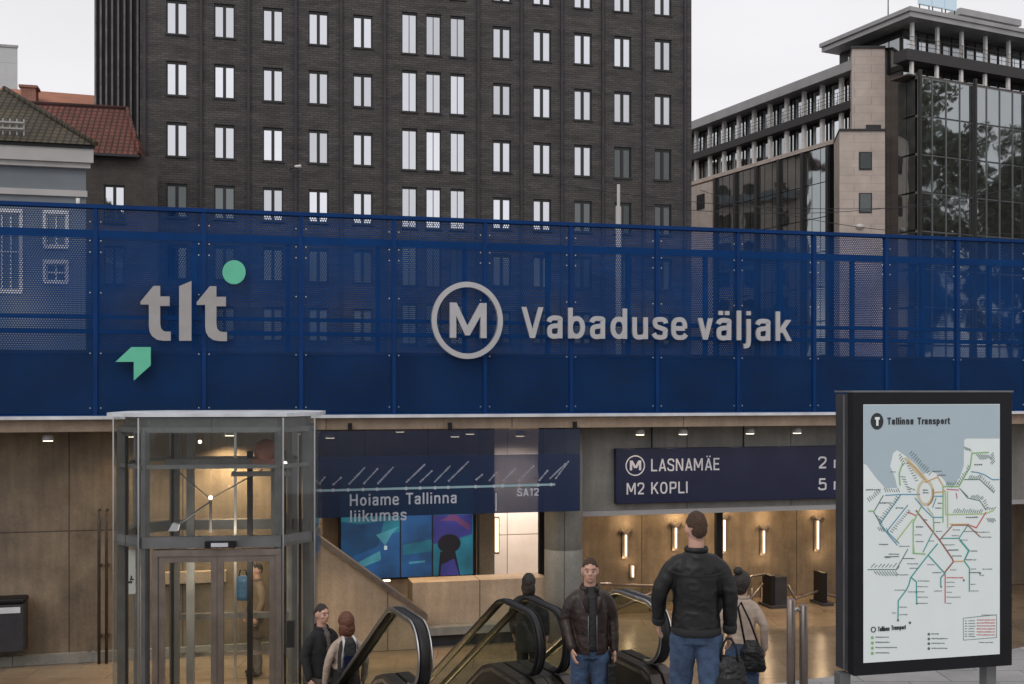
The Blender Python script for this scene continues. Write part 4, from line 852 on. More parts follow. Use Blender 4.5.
# ================================================================== glass lift
LA = R(6); LX, LY = 14.0*(211.5-HX)/F, 14.0
li = thing('glass_lift', 'free-standing glass lift shaft with grey steel frame and double doors', 'lift', (LX, LY, ZH), LA)
OC = [(-.90, 0), (.90, 0), (1.26, .50), (1.26, 1.55), (.90, 2.0), (-.90, 2.0), (-1.33, 1.55), (-1.33, .50)]
zt = CZ+(HY-417)*14/F-ZH; zm = CZ+(HY-467)*14/F-ZH; zd = CZ+(HY-548)*14/F-ZH; zr2 = CZ+(HY-536)*14/F-ZH
m = MB(); P = [(x*1.06, (y-1)*1.06+1) for x, y in OC]; m.slab(P, zt+.003, zt+.05); m.build('roof', M['edge'], li)
m = MB(); m.slab([(x*.9, (y-1)*.9+1) for x, y in OC], zt-.16, zt-.01); m.build('roof_frame', M['steelpaint'], li)
for i, (x, y) in enumerate(OC):
    a_ = math.atan2(y-1, x); r_ = .038 if i in (0, 1) else .052
    x -= .10*math.cos(a_); y -= .10*math.sin(a_)
    X = Matrix.Translation((x, y, 0)) @ Matrix.Rotation(a_, 4, 'Z')
    m = MB(); m.box(-r_, r_, -r_, r_, 0, zt-.17, X); m.build('corner_post', M['steelpaint'], li)
for i in range(8):
    (xa, ya), (xb, yb) = OC[i], OC[(i+1) % 8]; d = math.hypot(xb-xa, yb-ya); a_ = math.atan2(yb-ya, xb-xa)
    X = Matrix.Translation((xa, ya, 0)) @ Matrix.Rotation(a_, 4, 'Z')
    for z0_, z1_ in (((zr2+.01, zt-.01),) if i == 0 else ((.05, zr2-.10), (zr2+.01, zt-.01))):
        nsp = 2 if i == 0 else 1
        for k in range(nsp):
            m = MB(); m.box(.008+d*k/nsp, d*(k+1)/nsp-.008, -.012, 0, z0_, z1_, X); m.build('glass_panel', M['lglass'], li)
    m = MB(); m.box(.03, d-.03, .02, .12, zd, zr2-.01, X); m.build('ring_beam', M['steelpaint'], li)
    m = MB(); m.box(.03, d-.03, .04, .09, zm-.025, zm+.025, X); m.box(.03, d-.03, .04, .09, zt-.20, zt-.13, X); m.build('upper_beam', M['steelpaint'], li)
cl_ = MB().box(-.45, .45, .75, 1.35, zd-.10, zd-.05).build('cabin_lamp', M['lampcool'], li)
l_ = bpy.data.lights.new('lamp_light', 'AREA'); l_.energy = 60; l_.size = .7; l_.color = (1, .84, .62); q = bpy.data.objects.new('lamp_light', l_); COL.objects.link(q); q.parent = li; q.location = (0, 1.05, zd-.12)
for i, (x, y) in enumerate(OC):
    if i in (0, 1, 2, 7): m = MB(); m.box(x-.009, x+.009, y-.022, y-.014, 0.05, zt-.01); m.build('glass_joint', M['steel'], li)
# doors
dz = zd-.02
dx0, dx1 = 14*(161-213)/F, 14*(276-213)/F
m = MB(); m.box(dx0-.07, dx0, -.02, .12, 0, dz-.08); m.box(dx1, dx1+.07, -.02, .12, 0, dz-.08); m.box(dx0-.07, dx1+.07, -.025, .125, dz-.078, dz); m.build('door_frame', M['bronze'], li)
mid = (dx0+dx1)/2
for a_, b_ in ((dx0+.004, mid-.004), (mid+.004, dx1-.004)):
    m = MB(); f_ = .075
    m.box(a_, a_+f_, 0, .05, .02, dz-.085); m.box(b_-f_, b_, 0, .05, .02, dz-.085); m.box(a_+f_, b_-f_, .002, .048, dz-.085-f_, dz-.085); m.box(a_+f_, b_-f_, .002, .048, .02, .16)
    dr = m.build('door', M['bronze'], li); m = MB(); m.box(a_+f_, b_-f_, .018, .03, .16, dz-.16); m.build('door_glass', M['lglass'], dr)
m = MB(); m.box(mid-.14, mid+.24, -.09, -.003, zd+.01, zd+.09); ds = m.build('door_sensor', M['black'], li); m = MB(); m.box(mid-.06, mid+.15, -.10, -.091, zd+.025, zd+.075); m.build('sensor_face', M['edge'], ds)
for x, y, mt_ in ((-1.12, .30, 'black'), (-1.05, .95, 'steel'), (-1.2, 1.2, 'steelpaint'), (1.08, .35, 'black'), (1.02, .9, 'steel'), (1.15, 1.25, 'black'), (-.78, 1.5, 'black'), (.05, 1.72, 'steel')):  # thin strips added to imitate layered reflections in the lift glass
    m = MB(); m.box(x-.018, x+.018, y, y+.03, 0, zt-.25); m.build('reflection_strip', M[mt_], li)
# guide rails, cabin top gear, cables
for x in (-.55, .62):
    m = MB(); m.box(x-.05, x+.05, 1.55, 1.65, 0, zt-.2); m.build('guide_rail', M['steelpaint'], li)
for x in (.32, .78):
    m = MB(); m.box(x-.035, x+.035, 1.2, 1.28, 0, zt-.5); m.build('guide_rail', M['black'], li)
m = MB(); m.tube([(-.75, 1.2, zm-.05), (-.2, 1.15, zm-.52), (.5, 1.2, zm-.12)], .010, 6); m.tube([(-.2, 1.15, zm-.52), (-.2, 1.15, zd+.05)], .018, 6); m.tube([(-.2, 1.15, zm-.55), (-.65, .9, zd+.15)], .013, 6); m.build('brace', M['steelpaint'], li)
m = MB(); m.prism([(-.70, zd+.12), (-.58, zd+.12), (-.56, zd+.20), (-.64, zd+.23)], .8, .9); m.build('brace_foot', M['edge'], li)
m = MB(); m.box(-.8, .8, 1.1, 1.2, zt-.72, zt-.60); m.box(.1, .9, 1.0, 1.1, zm-.2, zm-.14); m.build('machine_beam', M['steelpaint'], li)
m = MB(); m.ball((.55, 1.1, zt-.50), (.16, .14, .17)); m.box(.38, .72, 1.0, 1.2, zt-.72, zt-.60); m.build('motor', M['mapbrown'], li)
m = MB(); m.box(-.75, .85, 1.9, 1.96, .95, 1.03); m.box(-.75, .85, 1.9, 1.96, .42, .47); m.build('handrail', M['steel'], li)
m = MB(); m.box(.9, 1.0, .42, .5, .85, 1.2); m.build('call_panel', M['black'], li)
m = MB(); m.ball((-.2, 1.15, zm-.50), .03, 8, 6); m.ball((.86, .6, zm+.0), .03, 8, 6); m.ball((-.3, .9, zm+.28), .025, 8, 6); m.build('indicator_lamp', M['lampcool'], li)
nx = 14*(131-218)/F
no = thing('paper_notice', 'white paper notice taped inside the lift glass, left of the doors', 'notice', (LX-1.15*math.cos(LA)-.52*math.sin(LA), LY-1.15*math.sin(LA)+.52*math.cos(LA), CZ+(HY-594)*14.4/F), LA)
m = MB(); m.box(-.08, .09, 0, .004, 0, .58); m.build('sheet', M['paper'], no)
m = MB(); m.box(.0, .05, -.004, -.001, .14, .17); m.box(.02, .07, -.004, -.001, .18, .20); m.box(.03, .05, -.004, -.001, .2, .24); m.build('print', M['mapink'], no)
for k, (px, lab) in enumerate(((99, 'dark vertical pipe on the brown wall, left of its twin by the lift'), (106.5, 'dark vertical pipe nearest the lift glass'))):
    o = thing('wall_pipe', lab, 'pipe', W(S(px, .78), .78, ZH), A, 'wall pipes by the lift')
    m = MB(); top = CZ+(HY-512)*YY(px, .78)/F-ZH
    m.tube([(0, 0, 0), (0, 0, top-.05), (.0, .03, top), (.0, .12, top+.02)], .024, 8); m.build('tube', M['skirt'], o)
    for zz in (.4, 1.5): m = MB(); m.box(-.03, .03, .025, .20, zz, zz+.03); m.build('clamp', M['darkgrey'], o)
# litter bin
lb = thing('litter_bin', 'dark litter bin with a pale slot mounted on the brown wall', 'bin', W(S(6, .6), .6, ZH), A)
zb_ = ZZ(10, 652, .66)-ZH; zt2 = ZZ(10, 598, .66)-ZH
m = MB(); m.box(-.38, .25, 0, .33, zb_, zt2-.09); m.build('body', M['darkgrey'], lb, bevel=.02)
m = MB(); m.box(-.39, .265, -.015, .335, zt2-.085, zt2); m.build('lid', M['black'], lb, bevel=.03)
m = MB(); m.box(-.28, .20, -.006, -.001, zt2-.22, zt2-.13); m.build('slot', M['edge'], lb)
m = MB(); m.box(-.25, .12, .332, .40, zb_+.1, zt2-.15); m.build('wall_bracket', M['black'], lb)

# ================================================================== banner of printed glass under the fence
bd = -.02
ba = thing('printed_banner', 'dark blue translucent banner with slanted stop names and Hoiame Tallinna liikumas', 'banner', W(S(318, bd), bd, 0), A)
b0 = S(318, bd); bw_ = S(580, bd)-b0
def bx_(px): return S(px, bd)-b0
def bz_(px, py): return ZZ(px, py, bd)
zt_, zmid, zb_ = bz_(450, 430), bz_(450, 455), bz_(450, 514.5)
m = MB(); m.box(0, bw_, .0, .006, zmid, zt_); m.build('upper_film', M['film_thin'], ba)
m = MB(); m.box(0, bw_, .0, .006, zb_, zmid-.002); m.build('lower_film', M['film'], ba)
m = MB(); xs_ = [(318, 490.7), (400, 488.5), (480, 486.5), (555, 484.4)]
ribbon(m, [(bx_(a_), bz_(a_, b_)) for a_, b_ in xs_], .035, -.008, -.002)
m.build('axis_line', M['filmaxis'], ba)
m = MB(); D = [(320,490.6),(333,490.2),(348,489.9),(363,489.5),(377,489.2),(406,488.4),(420,488),(435,487.7),(448,487.3),(475.5,486.6),(494,486.1),(502.5,485.8),(519,485.4),(538,484.9),(551,484.5)]
for a_, b_ in D: disc(m, bx_(a_), bz_(a_, b_), .027, -.012, -.009, 16)
m.build('stop_dots', M['filmtext'], ba)
m = MB(); K_ = 4.883
segs = [((95,408),(125,372)),((160,415),(205,375)),((238,412),(318,328)),((310,410),(382,332)),((378,410),(458,325)),((517,403),(612,312)),((585,402),(648,342)),((655,402),(735,320)),((723,398),(825,298))]
sg = [(300+a_[0]/K_, 400+a_[1]/K_, 300+b_[0]/K_, 400+b_[1]/K_) for a_, b_ in segs]
K5 = 2.41
for a_, b_ in (((110,193),(128,178)),((142,195),(162,172)),((175,195),(208,163)),((213,195),(252,157)),((262,195),(285,168)),((288,190),(328,152)),((302,190),(335,146))): sg.append((430+a_[0]/K5, 400+a_[1]/K5, 430+b_[0]/K5, 400+b_[1]/K5))
random.seed(3)
for xa, ya, xb, yb in sg:
    # each stop name reads as a slanted row of uneven small strokes
    n = max(3, int(math.hypot(xb-xa, yb-ya)/2.6))
    for k in range(n):
        t0_, t1_ = k/n, (k+.84)/n; w_ = random.choice((.017, .021, .025, .028))
        p_ = [(xa+(xb-xa)*t, ya+(yb-ya)*t) for t in (t0_, t1_)]
        ribbon(m, [(bx_(x), bz_(x, y)) for x, y in p_], w_, -.007, -.002)
m.build('stop_names', M['filmline'], ba)
m = MB(); lettering(m, 'Hoiame', bx_(349.7), bx_(399), bz_(350, 506), bz_(350, 494.3)-bz_(350, 506), .13, -.008, -.002, bz_(399, 504.6))
lettering(m, 'Tallinna', bx_(405), bx_(456.5), bz_(405, 504.4), bz_(405, 493)-bz_(405, 504.4), .13, -.008, -.002, bz_(456, 503)); m.build('lettering', M['filmtext'], ba)
m = MB(); lettering(m, 'liikumas', bx_(350), bx_(406.5), bz_(350, 522), bz_(350, 510.5)-bz_(350, 522), .13, -.008, -.002, bz_(406, 520)); m.build('lettering', M['filmtext'], ba)
m = MB(); lettering(m, 'SA12', bx_(517), bx_(539), bz_(520, 496), bz_(520, 488.5)-bz_(520, 496), .14, -.008, -.002); m.build('lettering', M['filmtext'], ba)
m = MB(); ribbon(m, [(bx_(496), bz_(496, 493)), (bx_(496), bz_(496, 511))], .018, -.008, -.002); m.build('tick_line', M['filmtext'], ba)
m = MB()
for px in (350, 450, 575): m.box(bx_(px)-.03, bx_(px)+.03, -.02, .03, zt_+.003, zt_+.12)
m.build('bracket', M['black'], ba)

# ================================================================== navy direction sign on the beam
sd = .7-.14
sg_ = thing('direction_sign', 'navy direction sign listing LASNAMÄE and KOPLI with minutes, on the beam', 'sign', W(S(616, sd), sd, 0), A)
g0 = S(616, sd)
def gx(px): return S(px, sd)-g0
def gz_(px, py): return ZZ(px, py, sd)
m = MB(); m.box(0, gx(905), 0, .12, gz_(700, 502), gz_(700, 447.5)); m.build('sign_case', M['navy'], sg_, bevel=.012)
m = MB(); cx_, cz_ = gx(635.2), gz_(635, 465.6); rr = (gx(645)-gx(625.5))/2; ringshape(m, cx_, cz_, rr*.88, rr, -.006, -.001, 40)
lettering(m, 'M', gx(629.4), gx(641.4), gz_(635, 470.3), gz_(635, 460.5)-gz_(635, 470.3), .17, -.008, -.001)
lettering(m, 'LASNAMÄE', gx(651), gx(720), gz_(651, 471.3), gz_(651, 459)-gz_(651, 471.3), .118, -.006, -.001, gz_(720, 470))
lettering(m, 'M2', gx(626.5), gx(644.5), gz_(627, 494.6), gz_(627, 483)-gz_(627, 494.6), .118, -.006, -.001)
lettering(m, 'KOPLI', gx(651), gx(687.5), gz_(651, 494), gz_(651, 482.3)-gz_(651, 494), .118, -.006, -.001, gz_(688, 493))
for py, t in ((468.3, '2 min'), (490, '5 min')): lettering(m, t, gx(818), gx(858), gz_(818, py), gz_(818, py-11.5)-gz_(818, py), .118, -.006, -.001)
m.build('lettering', M['signtext'], sg_)
m = MB()
for px in (653, 745): m.box(gx(px)-.012, gx(px)+.012, .05, .07, gz_(700, 447.5)+.003, gz_(px, 447.5)+.75)
m.build('hanger', M['black'], sg_)

# ================================================================== video screen
vd = 2.35
vs_ = thing('video_screen', 'large video screen with teal and blue abstract shapes above the low wall', 'screen', W(S(341, vd), vd, 0), A)
v0_ = S(341, vd)
def vx(px): return S(px, vd)-v0_
def vz(py): return ZZ(405, py, vd)
m = MB(); m.box(-.04, vx(474)+.04, .0, .12, vz(579), vz(470)); m.build('housing', M['black'], vs_)
def vpoly(name, pts, mt, lift):
    m_ = MB(); m_.prism([(vx(x), vz(y)) for x, y in reversed(pts)], -.004-lift*.003, -.001-lift*.003+.0005); return m_.build(name, M[mt], vs_)
vpoly('picture', [(341,472),(342+131,472),(473,577),(341,577)], 'scr_teal', 0)
vpoly('picture_field', [(341,548),(375,538),(402,531),(402,577),(341,577)], 'scr_blue', 1)
vpoly('picture_field', [(341,520),(360,523),(384,520),(378,545),(350,556),(341,553)], 'scr_deep', 2)
vpoly('picture_shape', [(355,562),(380,550),(381,559),(356,568)], 'scr_light', 3)
vpoly('picture_shape', [(376,534),(399,526),(392,533),(385,545)], 'scr_light', 3)
vpoly('picture_field', [(401,515),(432,515),(432,577),(401,577)], 'scr_blue', 2)
vpoly('picture_shape', [(403,545),(432,540),(432,552),(403,555)], 'scr_aqua', 3)
vpoly('picture_shape', [(409,562),(425,561),(425,563),(409,564)], 'scr_light', 4)
vpoly('picture_spot', [(384,545),(387,545),(387,549),(384,549)], 'scr_white', 4)
vpoly('picture_field', [(432.6,500),(472,500),(472,577),(432.6,577)], 'scr_aqua', 2)
vpoly('picture_field', [(432.6,516),(472,516),(472,536),(452,542),(432.6,545)], 'scr_violet', 3)
vpoly('picture_shape', [(440,522),(453,514),(470,527),(468,532),(454,522)], 'scr_pink', 4)
vpoly('picture_joint', [(399.6,472),(401,472),(401,577),(399.6,577)], 'scr_dark', 6); vpoly('picture_joint', [(431.6,472),(433,472),(433,577),(431.6,577)], 'scr_dark', 6)
# a plain dark rounded stand-in for the painted figure
E_ = [(449+11.5*math.cos(t), 545+9.5*math.sin(t)) for t in [2*math.pi*k/24 for k in range(24)]]; vpoly('picture_shape', E_, 'scr_dark', 5)
vpoly('picture_shape', [(440,553),(455,553),(460,577),(438,577)], 'scr_dark', 6)
vpoly('picture_shape', [(441,566),(454,560),(459,577),(440,577)], 'scr_violet', 7)
m = MB(); m.box(vx(378), vx(390), -.03, .02, vz(580.5), vz(579)-.003); m.box(vx(412), vx(432), -.03, .02, vz(580.5), vz(579)-.003); m.build('light_strip', M['lampcool'], vs_)

# ================================================================== escalators
def rail_path(x, r=.29, top=1.08, hor=.85, run=5.0):
    """handrail: lower return, nose half circle, level run, bend, slope down (local y away from the photo)"""
    P = []; zc = top-r
    P.append((x, .35, zc-r))
    for k in range(13):
        a_ = math.pi*1.5-math.pi*k/12; P.append((x, r+.02+r*math.cos(a_)*1.0, zc+r*math.sin(a_)*1.0))
    for k in range(5):
        a_ = math.radians(30*k/4); rb_ = .45; P.append((x, hor+rb_*math.sin(a_), top-rb_*(1-math.cos(a_))))
    y_, z_ = P[-1][1], P[-1][2]; P.append((x, y_+run*.866, z_-run*.5)); return P
def balustrade(root, x, wide=False):
    P = rail_path(x); wv = .048 if wide else .032
    m_ = MB(); m_.tube(P, (.023, wv), 10, up=(1, 0, 0)); hr = m_.build('handrail', M['rubber'], root)
    # steel profile under the rubber, both sides
    m_ = MB()
    for dx in (-wv-.012, wv+.012):
        Q = [(x+dx, y, z) for x_, y, z in P]; m_.tube(Q, (.026, .009) if wide else (.016, .007), 8, up=(1, 0, 0))
    m_.build('rail_edge', M['steel'] if wide else M['black'], hr)
    # glass infill
    m_ = MB(); top = [(y, z-.03) for _, y, z in P[7:]]; nose = [(y+.03, z) for _, y, z in P[1:7]]
    ye, ze_ = P[-1][1], P[-1][2]
    ring = [(y, z) for y, z in nose]+top+[(ye, ze_-.75), (1.0, .44), (.35, .44)]
    def pr(mm, pts, x0, x1):
        n = len(pts); i = len(mm.v); mm.v += [(x0, y, z) for y, z in pts]+[(x1, y, z) for y, z in pts]
        mm.f.append(tuple(range(i, i+n))); mm.f.append(tuple(range(i+2*n-1, i+n-1, -1)))
        for k in range(n): mm.f.append((i+k, i+(k+1) % n, i+n+(k+1) % n, i+n+k))
        mm.m += [mm.mi]*(n+2); mm.sm += [False]*(n+2)
    pr(m_, ring, x-.006, x+.006); m_.build('glass_infill', M['glass'], root)
    # deck and skirt below the glass
    dk = [(-.02, 0), (.0, .28), (.10, .42), (.25, .46), (.95, .46), (1.2, .38), (ye, ze_-.66), (ye, ze_-1.5), (1.2, -.5), (.2, -.25)]
    m_ = MB(); pr(m_, dk, x-.13, x-.015); pr(m_, dk, x+.015, x+.13); m_.build('skirt', M['skirt'], root)
    m_ = MB()
    for dx in (-.131, .131): pr(m_, [(.12, .38), (.25, .42), (.95, .42), (1.2, .34), (ye, ze_-.70), (ye, ze_-.73), (1.18, .31), (.94, .39), (.26, .39), (.12, .35)], x+dx-.006, x+dx+.006)
    m_.build('skirt_trim', M['steel'], root)
def escalator(label, xa, xb, wide_a, wide_b):
    o = thing('escalator', label, 'escalator', EW(0, 0, EZ), EA, 'escalators down from the forecourt')
    balustrade(o, xa, wide_a); balustrade(o, xb, wide_b)
    m_ = MB(); x0, x1 = xa+.14, xb-.14
    m_.box(x0, x1, -.5, .75, .003, .03); m_.build('landing_plate', M['steel'], o)
    m_ = MB()
    for k in range(13):
        y = .78+.40*k; z = .02-.01-.231*max(0, k-1)
        m_.box(x0, x1, y, y+.395, z-.30, z)
        for q in range(14): m_.box(x0+(x1-x0)*(q+.2)/14, x0+(x1-x0)*(q+.75)/14, y, y+.39, z+.001, z+.012)
    m_.build('steps', M['darkgrey'], o)
    return o
escalator('left escalator, between the auburn-haired woman and the man in brown leather', -1.10, .0, True, False)
escalator('right escalator, behind the man in brown leather and the man in the black jacket', .27, 1.30, False, True)

# ================================================================== concourse fittings
def sconce(px, pyt, pyb, d, lab):
    x, y, _ = W(S(px, d-.06), d-.06); Yp = YY(px, d-.06)
    zt_, zb_ = CZ+(HY-pyt)*Yp/F, CZ+(HY-pyb)*Yp/F
    o = thing('wall_lamp', lab, 'lamp', (x, y, zb_), A, 'vertical wall lamps at the back of the concourse')
    m_ = MB(); m_.box(-.07, .07, .02, .055, -.05, zt_-zb_+.05); m_.build('back_plate', M['bronze'], o)
    m_ = MB(); m_.tube([(0, 0, 0), (0, 0, zt_-zb_)], .019, 8); m_.build('tube', M['lamp'], o)
    m_ = MB(); m_.prism([(-.02, zt_-zb_+.01), (.02, zt_-zb_+.01), (.12, zt_-zb_+.11), (.09, zt_-zb_+.12), (0, zt_-zb_+.05), (-.09, zt_-zb_+.12), (-.12, zt_-zb_+.11)], -.03, .02); m_.build('flare', M['bronze'], o)  # Y shape built to stand for the lamp's upward glow
    for k, (zz, e) in enumerate(((zt_-zb_+.25, (9, 5, 8, 6, 8, 6, 7)[int(px) % 7]), (-.1, 2))):
        l_ = bpy.data.lights.new('lamp_light', 'POINT'); l_.energy = e; l_.color = (1, .70, .40); l_.shadow_soft_size = .06
        q = bpy.data.objects.new('lamp_light', l_); COL.objects.link(q); q.parent = o; q.location = (0, -.16, zz)
for i, (px, a_, b_) in enumerate(((626, 535, 556), (676, 528, 548), (724.5, 520, 551), (764, 531, 553), (818, 521, 549), (872, 519, 548), (926, 517, 547))):
    sconce(px, a_, b_, 3.4, ['vertical wall lamp nearest the round column, right of it', 'vertical wall lamp just left of the black jacket man', 'vertical wall lamp beside the black door upright', 'vertical wall lamp with a bright fork, above the small gate', 'vertical wall lamp left of the map stand', 'vertical wall lamp hidden behind the map stand, left one', 'vertical wall lamp hidden behind the map stand, right one'][i])
for px, pyt, pyb, lab in ((764.5, 584, 600, 'short lit lamp tube low on the back wall by the small gate'), (633, 566, 577, 'short lit lamp tube low on the back wall, right of the round column')):
    x, y, _ = W(S(px, 3.3), 3.3); Yp = YY(px, 3.3); z0_ = CZ+(HY-pyb)*Yp/F; z1_ = CZ+(HY-pyt)*Yp/F
    o = thing('low_lamp', lab, 'lamp', (x, y, z0_), A); m = MB(); m.tube([(0, 0, 0), (0, 0, z1_-z0_)], .02, 8); m.build('tube', M['lamp'], o); m = MB(); m.box(-.05, .05, .036, .09, -.03, z1_-z0_+.03); m.build('back_plate', M['bronze'], o)
# ceiling downlights: fitting + its light
def down(px, d, e, lab, zz=2.0, spot=None, col=(1, .73, .44), size=1.0, see=True):
    x, y, _ = W(S(px, d), d)
    o = thing('downlight', lab, 'lamp', (x, y, zz), A, 'downlights under the roof slab')
    m_ = MB(); m_.lathe([(.02, .03), (.05, .028), (.075, .0), (.085, -.06), (.08, -.065)], 14); m_.build('housing', M['roofmetal'], o)
    m_ = MB(); m_.lathe([(.07, -.075), (.07, -.066), (.01, -.066)], 14); m_.build('lens', M['lampcool'], o)
    l_ = bpy.data.lights.new('lamp_light', 'SPOT'); l_.energy = e; l_.color = col; l_.spot_size = R(spot or 120); l_.spot_blend = .8; l_.shadow_soft_size = .07
    q = bpy.data.objects.new('lamp_light', l_); COL.objects.link(q); q.parent = o; q.location = (0, 0, -.09)
names = {48: 'far left over the brown wall', 330: 'just right of the lift roof', 455: 'above the middle of the blue banner', 520: 'above the right half of the blue banner', 640: 'above the left end of the navy sign', 683: 'above the word LASNAMÄE', 750: 'above the empty middle of the navy sign', 797: 'above the minutes on the navy sign'}
for px, nm in names.items():
    down(px, .28, {48: 8, 330: 170, 455: 50}.get(px, 7), 'small downlight under the roof slab, '+nm, 1.96)
for px, d, e in ((130, .5, 30), (230, .60, 400), (400, 1.45, 150), (470, .3, 85), (520, 4.2, 900), (620, 2.2, 85), (700, 1.8, 150), (790, 1.4, 300), (880, 1.5, 110), (560, 4.4, 120)):  # these downlights are out of view, added to light the concourse
    down(px, d, e, 'unseen downlight added inside the concourse, '+{130: 'behind the lift', 230: 'over the lift doors wall', 400: 'over the video screen', 470: 'at the end of the low wall', 520: 'over the bright corridor', 560: 'deep in the corridor', 620: 'right of the round column', 700: 'behind the black jacket man', 790: 'over the small gate', 880: 'behind the map stand'}[px], 2.0, 140, col=(1, .86, .74) if px in (520, 560) else (1, .73, .44))
# light from the lower hall comes up the escalator well: lamps under its far end
for k, (x, y) in enumerate(((-.6, 4.9), (.9, 4.9))):
    o = thing('well_lamp', ['lamp on the left side of the escalator well', 'lamp on the right side of the escalator well'][k], 'lamp', EW(x, y+.32, -2.4), EA)
    m = MB(); m.box(-.15, .15, 0, .05, 0, .3); m.build('lens', M['lampcool'], o)
    l_ = bpy.data.lights.new('lamp_light', 'POINT'); l_.energy = 40; l_.color = (1, .7, .4); l_.shadow_soft_size = .1; q = bpy.data.objects.new('lamp_light', l_); COL.objects.link(q); q.parent = o; q.location = (0, -.15, .15)
# small gate cabinets and glass rail in front of the back wall
for px0, px1, pyt, lab in ((770.5, 787, 576, 'dark gate cabinet with a grey side, near the back wall lamps'), (822.5, 829, 573, 'slim dark gate cabinet just left of the map stand')):
    d = 2.3; x0 = S(px0, d); x1 = S(px1, d); o = thing('gate_cabinet', lab, 'gate', W(x0, d, ZH), A)
    zt_ = ZZ(px0, pyt, d)-ZH; wd = x1-x0
    m = MB(); m.box(0, min(.09, wd), -.02, .35, 0, zt_); m.build('front', M['black'], o)
    if wd > .2: m = MB(); m.box(.093, wd, 0, .34, 0, zt_-.03); m.build('side_panel', M['darkgrey'], o)
    m = MB(); m.box(-.05, max(.14, wd)+.05, -.1, .42, 0, .05); m.build('base', M['darkgrey'], o)
gr = thing('hand_rail', 'bronze handrail with glass running along the back wall behind the black jacket man', 'railing', W(S(606, 2.5), 2.5, ZH), A)
g1 = S(606, 2.5)
def rx_(px): return S(px, 2.5)-g1
def rzz(px, py): return ZZ(px, py, 2.5)-ZH
path = [(rx_(a_), 0, rzz(a_, b_)) for a_, b_ in ((600, 584), (660, 586), (700, 586), (738, 583), (752, 576), (766, 574))]
m = MB(); m.tube(path, .03, 8); m.build('rail', M['bronze'], gr)
m = MB(); m.tube([(rx_(788), 0, rzz(788, 585)), (rx_(795), 0, rzz(795, 599)), (rx_(818), 0, rzz(818, 591)), (rx_(845), 0, rzz(845, 600))], .03, 8); m.build('rail', M['bronze'], gr)
m = MB(); m.prism([(rx_(606), .05), (rx_(752), .05), (rx_(752), rzz(752, 580)), (rx_(738), rzz(738, 587)), (rx_(606), rzz(606, 588))], -.006, .006); m.build('glass_infill', M['glass'], gr)
m = MB(); m.tube([(rx_(745), -.05, rzz(745, 604)), (rx_(762), -.05, rzz(762, 583))], .025, 8); m.tube([(rx_(610), -.05, 0.05), (rx_(655), -.05, rzz(655, 590))], .03, 8); m.build('brace', M['bronze'], gr)
m = MB()
for px in (612, 650, 690, 752): m.tube([(rx_(px), 0, 0), (rx_(px), 0, rzz(px, 588))], .02, 8)
m.build('post', M['bronze'], gr)
# steel hoop barrier at the top of the stair
Yb = 9.3; hb = thing('hoop_barrier', 'pair of brushed steel barrier posts joined by a short bar, left of the map stand', 'barrier', ((797.5-HX)/F*Yb, Yb, 0), R(14))
for px, pyt in ((790.3, 598.5), (804.3, 605)):
    x = (px-797.5)/F*Yb; m = MB(); zt_ = CZ+(HY-pyt)*Yb/F; m.lathe([(.036, 0), (.036, zt_-.008), (.028, zt_)], 16, (x, 0)); m.build('post', M['bronze'], hb)
    m = MB(); m.lathe([(.075, .003), (.075, .015), (.04, .02)], 16, (x, 0)); m.build('base_plate', M['steel'], hb)
m = MB(); m.tube([(-.05, 0, .795), (.05, 0, .79)], .018, 8); m.build('bar', M['steel'], hb)

# ================================================================== map stand
MY = 8.0; MP = (MY*(854-HX)/F, MY)
def mS(px): return S(px, 0, MP)
def mZ(px, py): return ZZ(px, py, 0, MP)
mp_ = thing('map_stand', 'black framed transit map display on grey legs, right foreground', 'map stand', (MP[0], MP[1], 0), A)
Wd = mS(1012.5); z0_, z1_ = mZ(854, 676.5), mZ(854, 392.5)
m = MB(); m.box(.0, Wd, .003, .085, z0_, z1_); m.build('front_frame', M['black'], mp_, bevel=.006)
m = MB(); m.box(-.006, Wd+.006, .088, .25, z0_+.015, z1_-.01); m.build('case', M['darkgrey'], mp_, bevel=.008)
m = MB(); m.box(-.012, -.0065, .11, .13, z0_+.02, z1_-.02); m.build('side_seam', M['steelpaint'], mp_)
m = MB(); m.box(-.01, Wd+.01, .0, .255, z1_+.001, z1_+.014); m.build('top_cap', M['steelpaint'], mp_)
for px in (852, 999.5):
    x = mS(px); m = MB(); m.box(x-.035, x+.05, .10, .19, 0, z0_-.003); m.build('leg', M['steelpaint'], mp_, bevel=.004)
xa, xb = mS(863.3), mS(999.6); za, zb_ = mZ(863, 663), mZ(863, 404.5)
m = MB(); m.box(xa, xb, -.002, .0, za, zb_); m.build('map_sheet', M['sheet'], mp_)
def u1(px, py): return (mS(px), mZ(px, py))
def c1(p):  # from the 855..1005 / 440..560 enlargement
    return (855+p[0]/5.7, 440+p[1]/5.7)
def c2(p): return (855+p[0]/5.7, 540+p[1]/5.7)
layer = [0]
def flat(name, pts, mt, par=mp_):
    layer[0] += 1; m_ = MB(); m_.prism([u1(*p) for p in reversed(pts)], -.0026-layer[0]*.00003, -.0022-layer[0]*.00003); return m_.build(name, M[mt], par)
sea = [(863.6,405),(999.3,404.5),(999.3,438.5),(966,438.5),(964,440),(963.5,466),(960,476),(952,488),(948,487),(944,480),(938,474),(931,471.5),(923,474),(915,464),(907,457),(897,450),(893,453),(890,466),(895,478),(897,488),(885,488),(876,478),(866,464.5),(863.6,464)]
flat('sea_area', sea, 'sea')
flat('land_spit', [(903,458),(907,457),(922,473),(929,481),(926,483),(914,472)], 'mapsand')
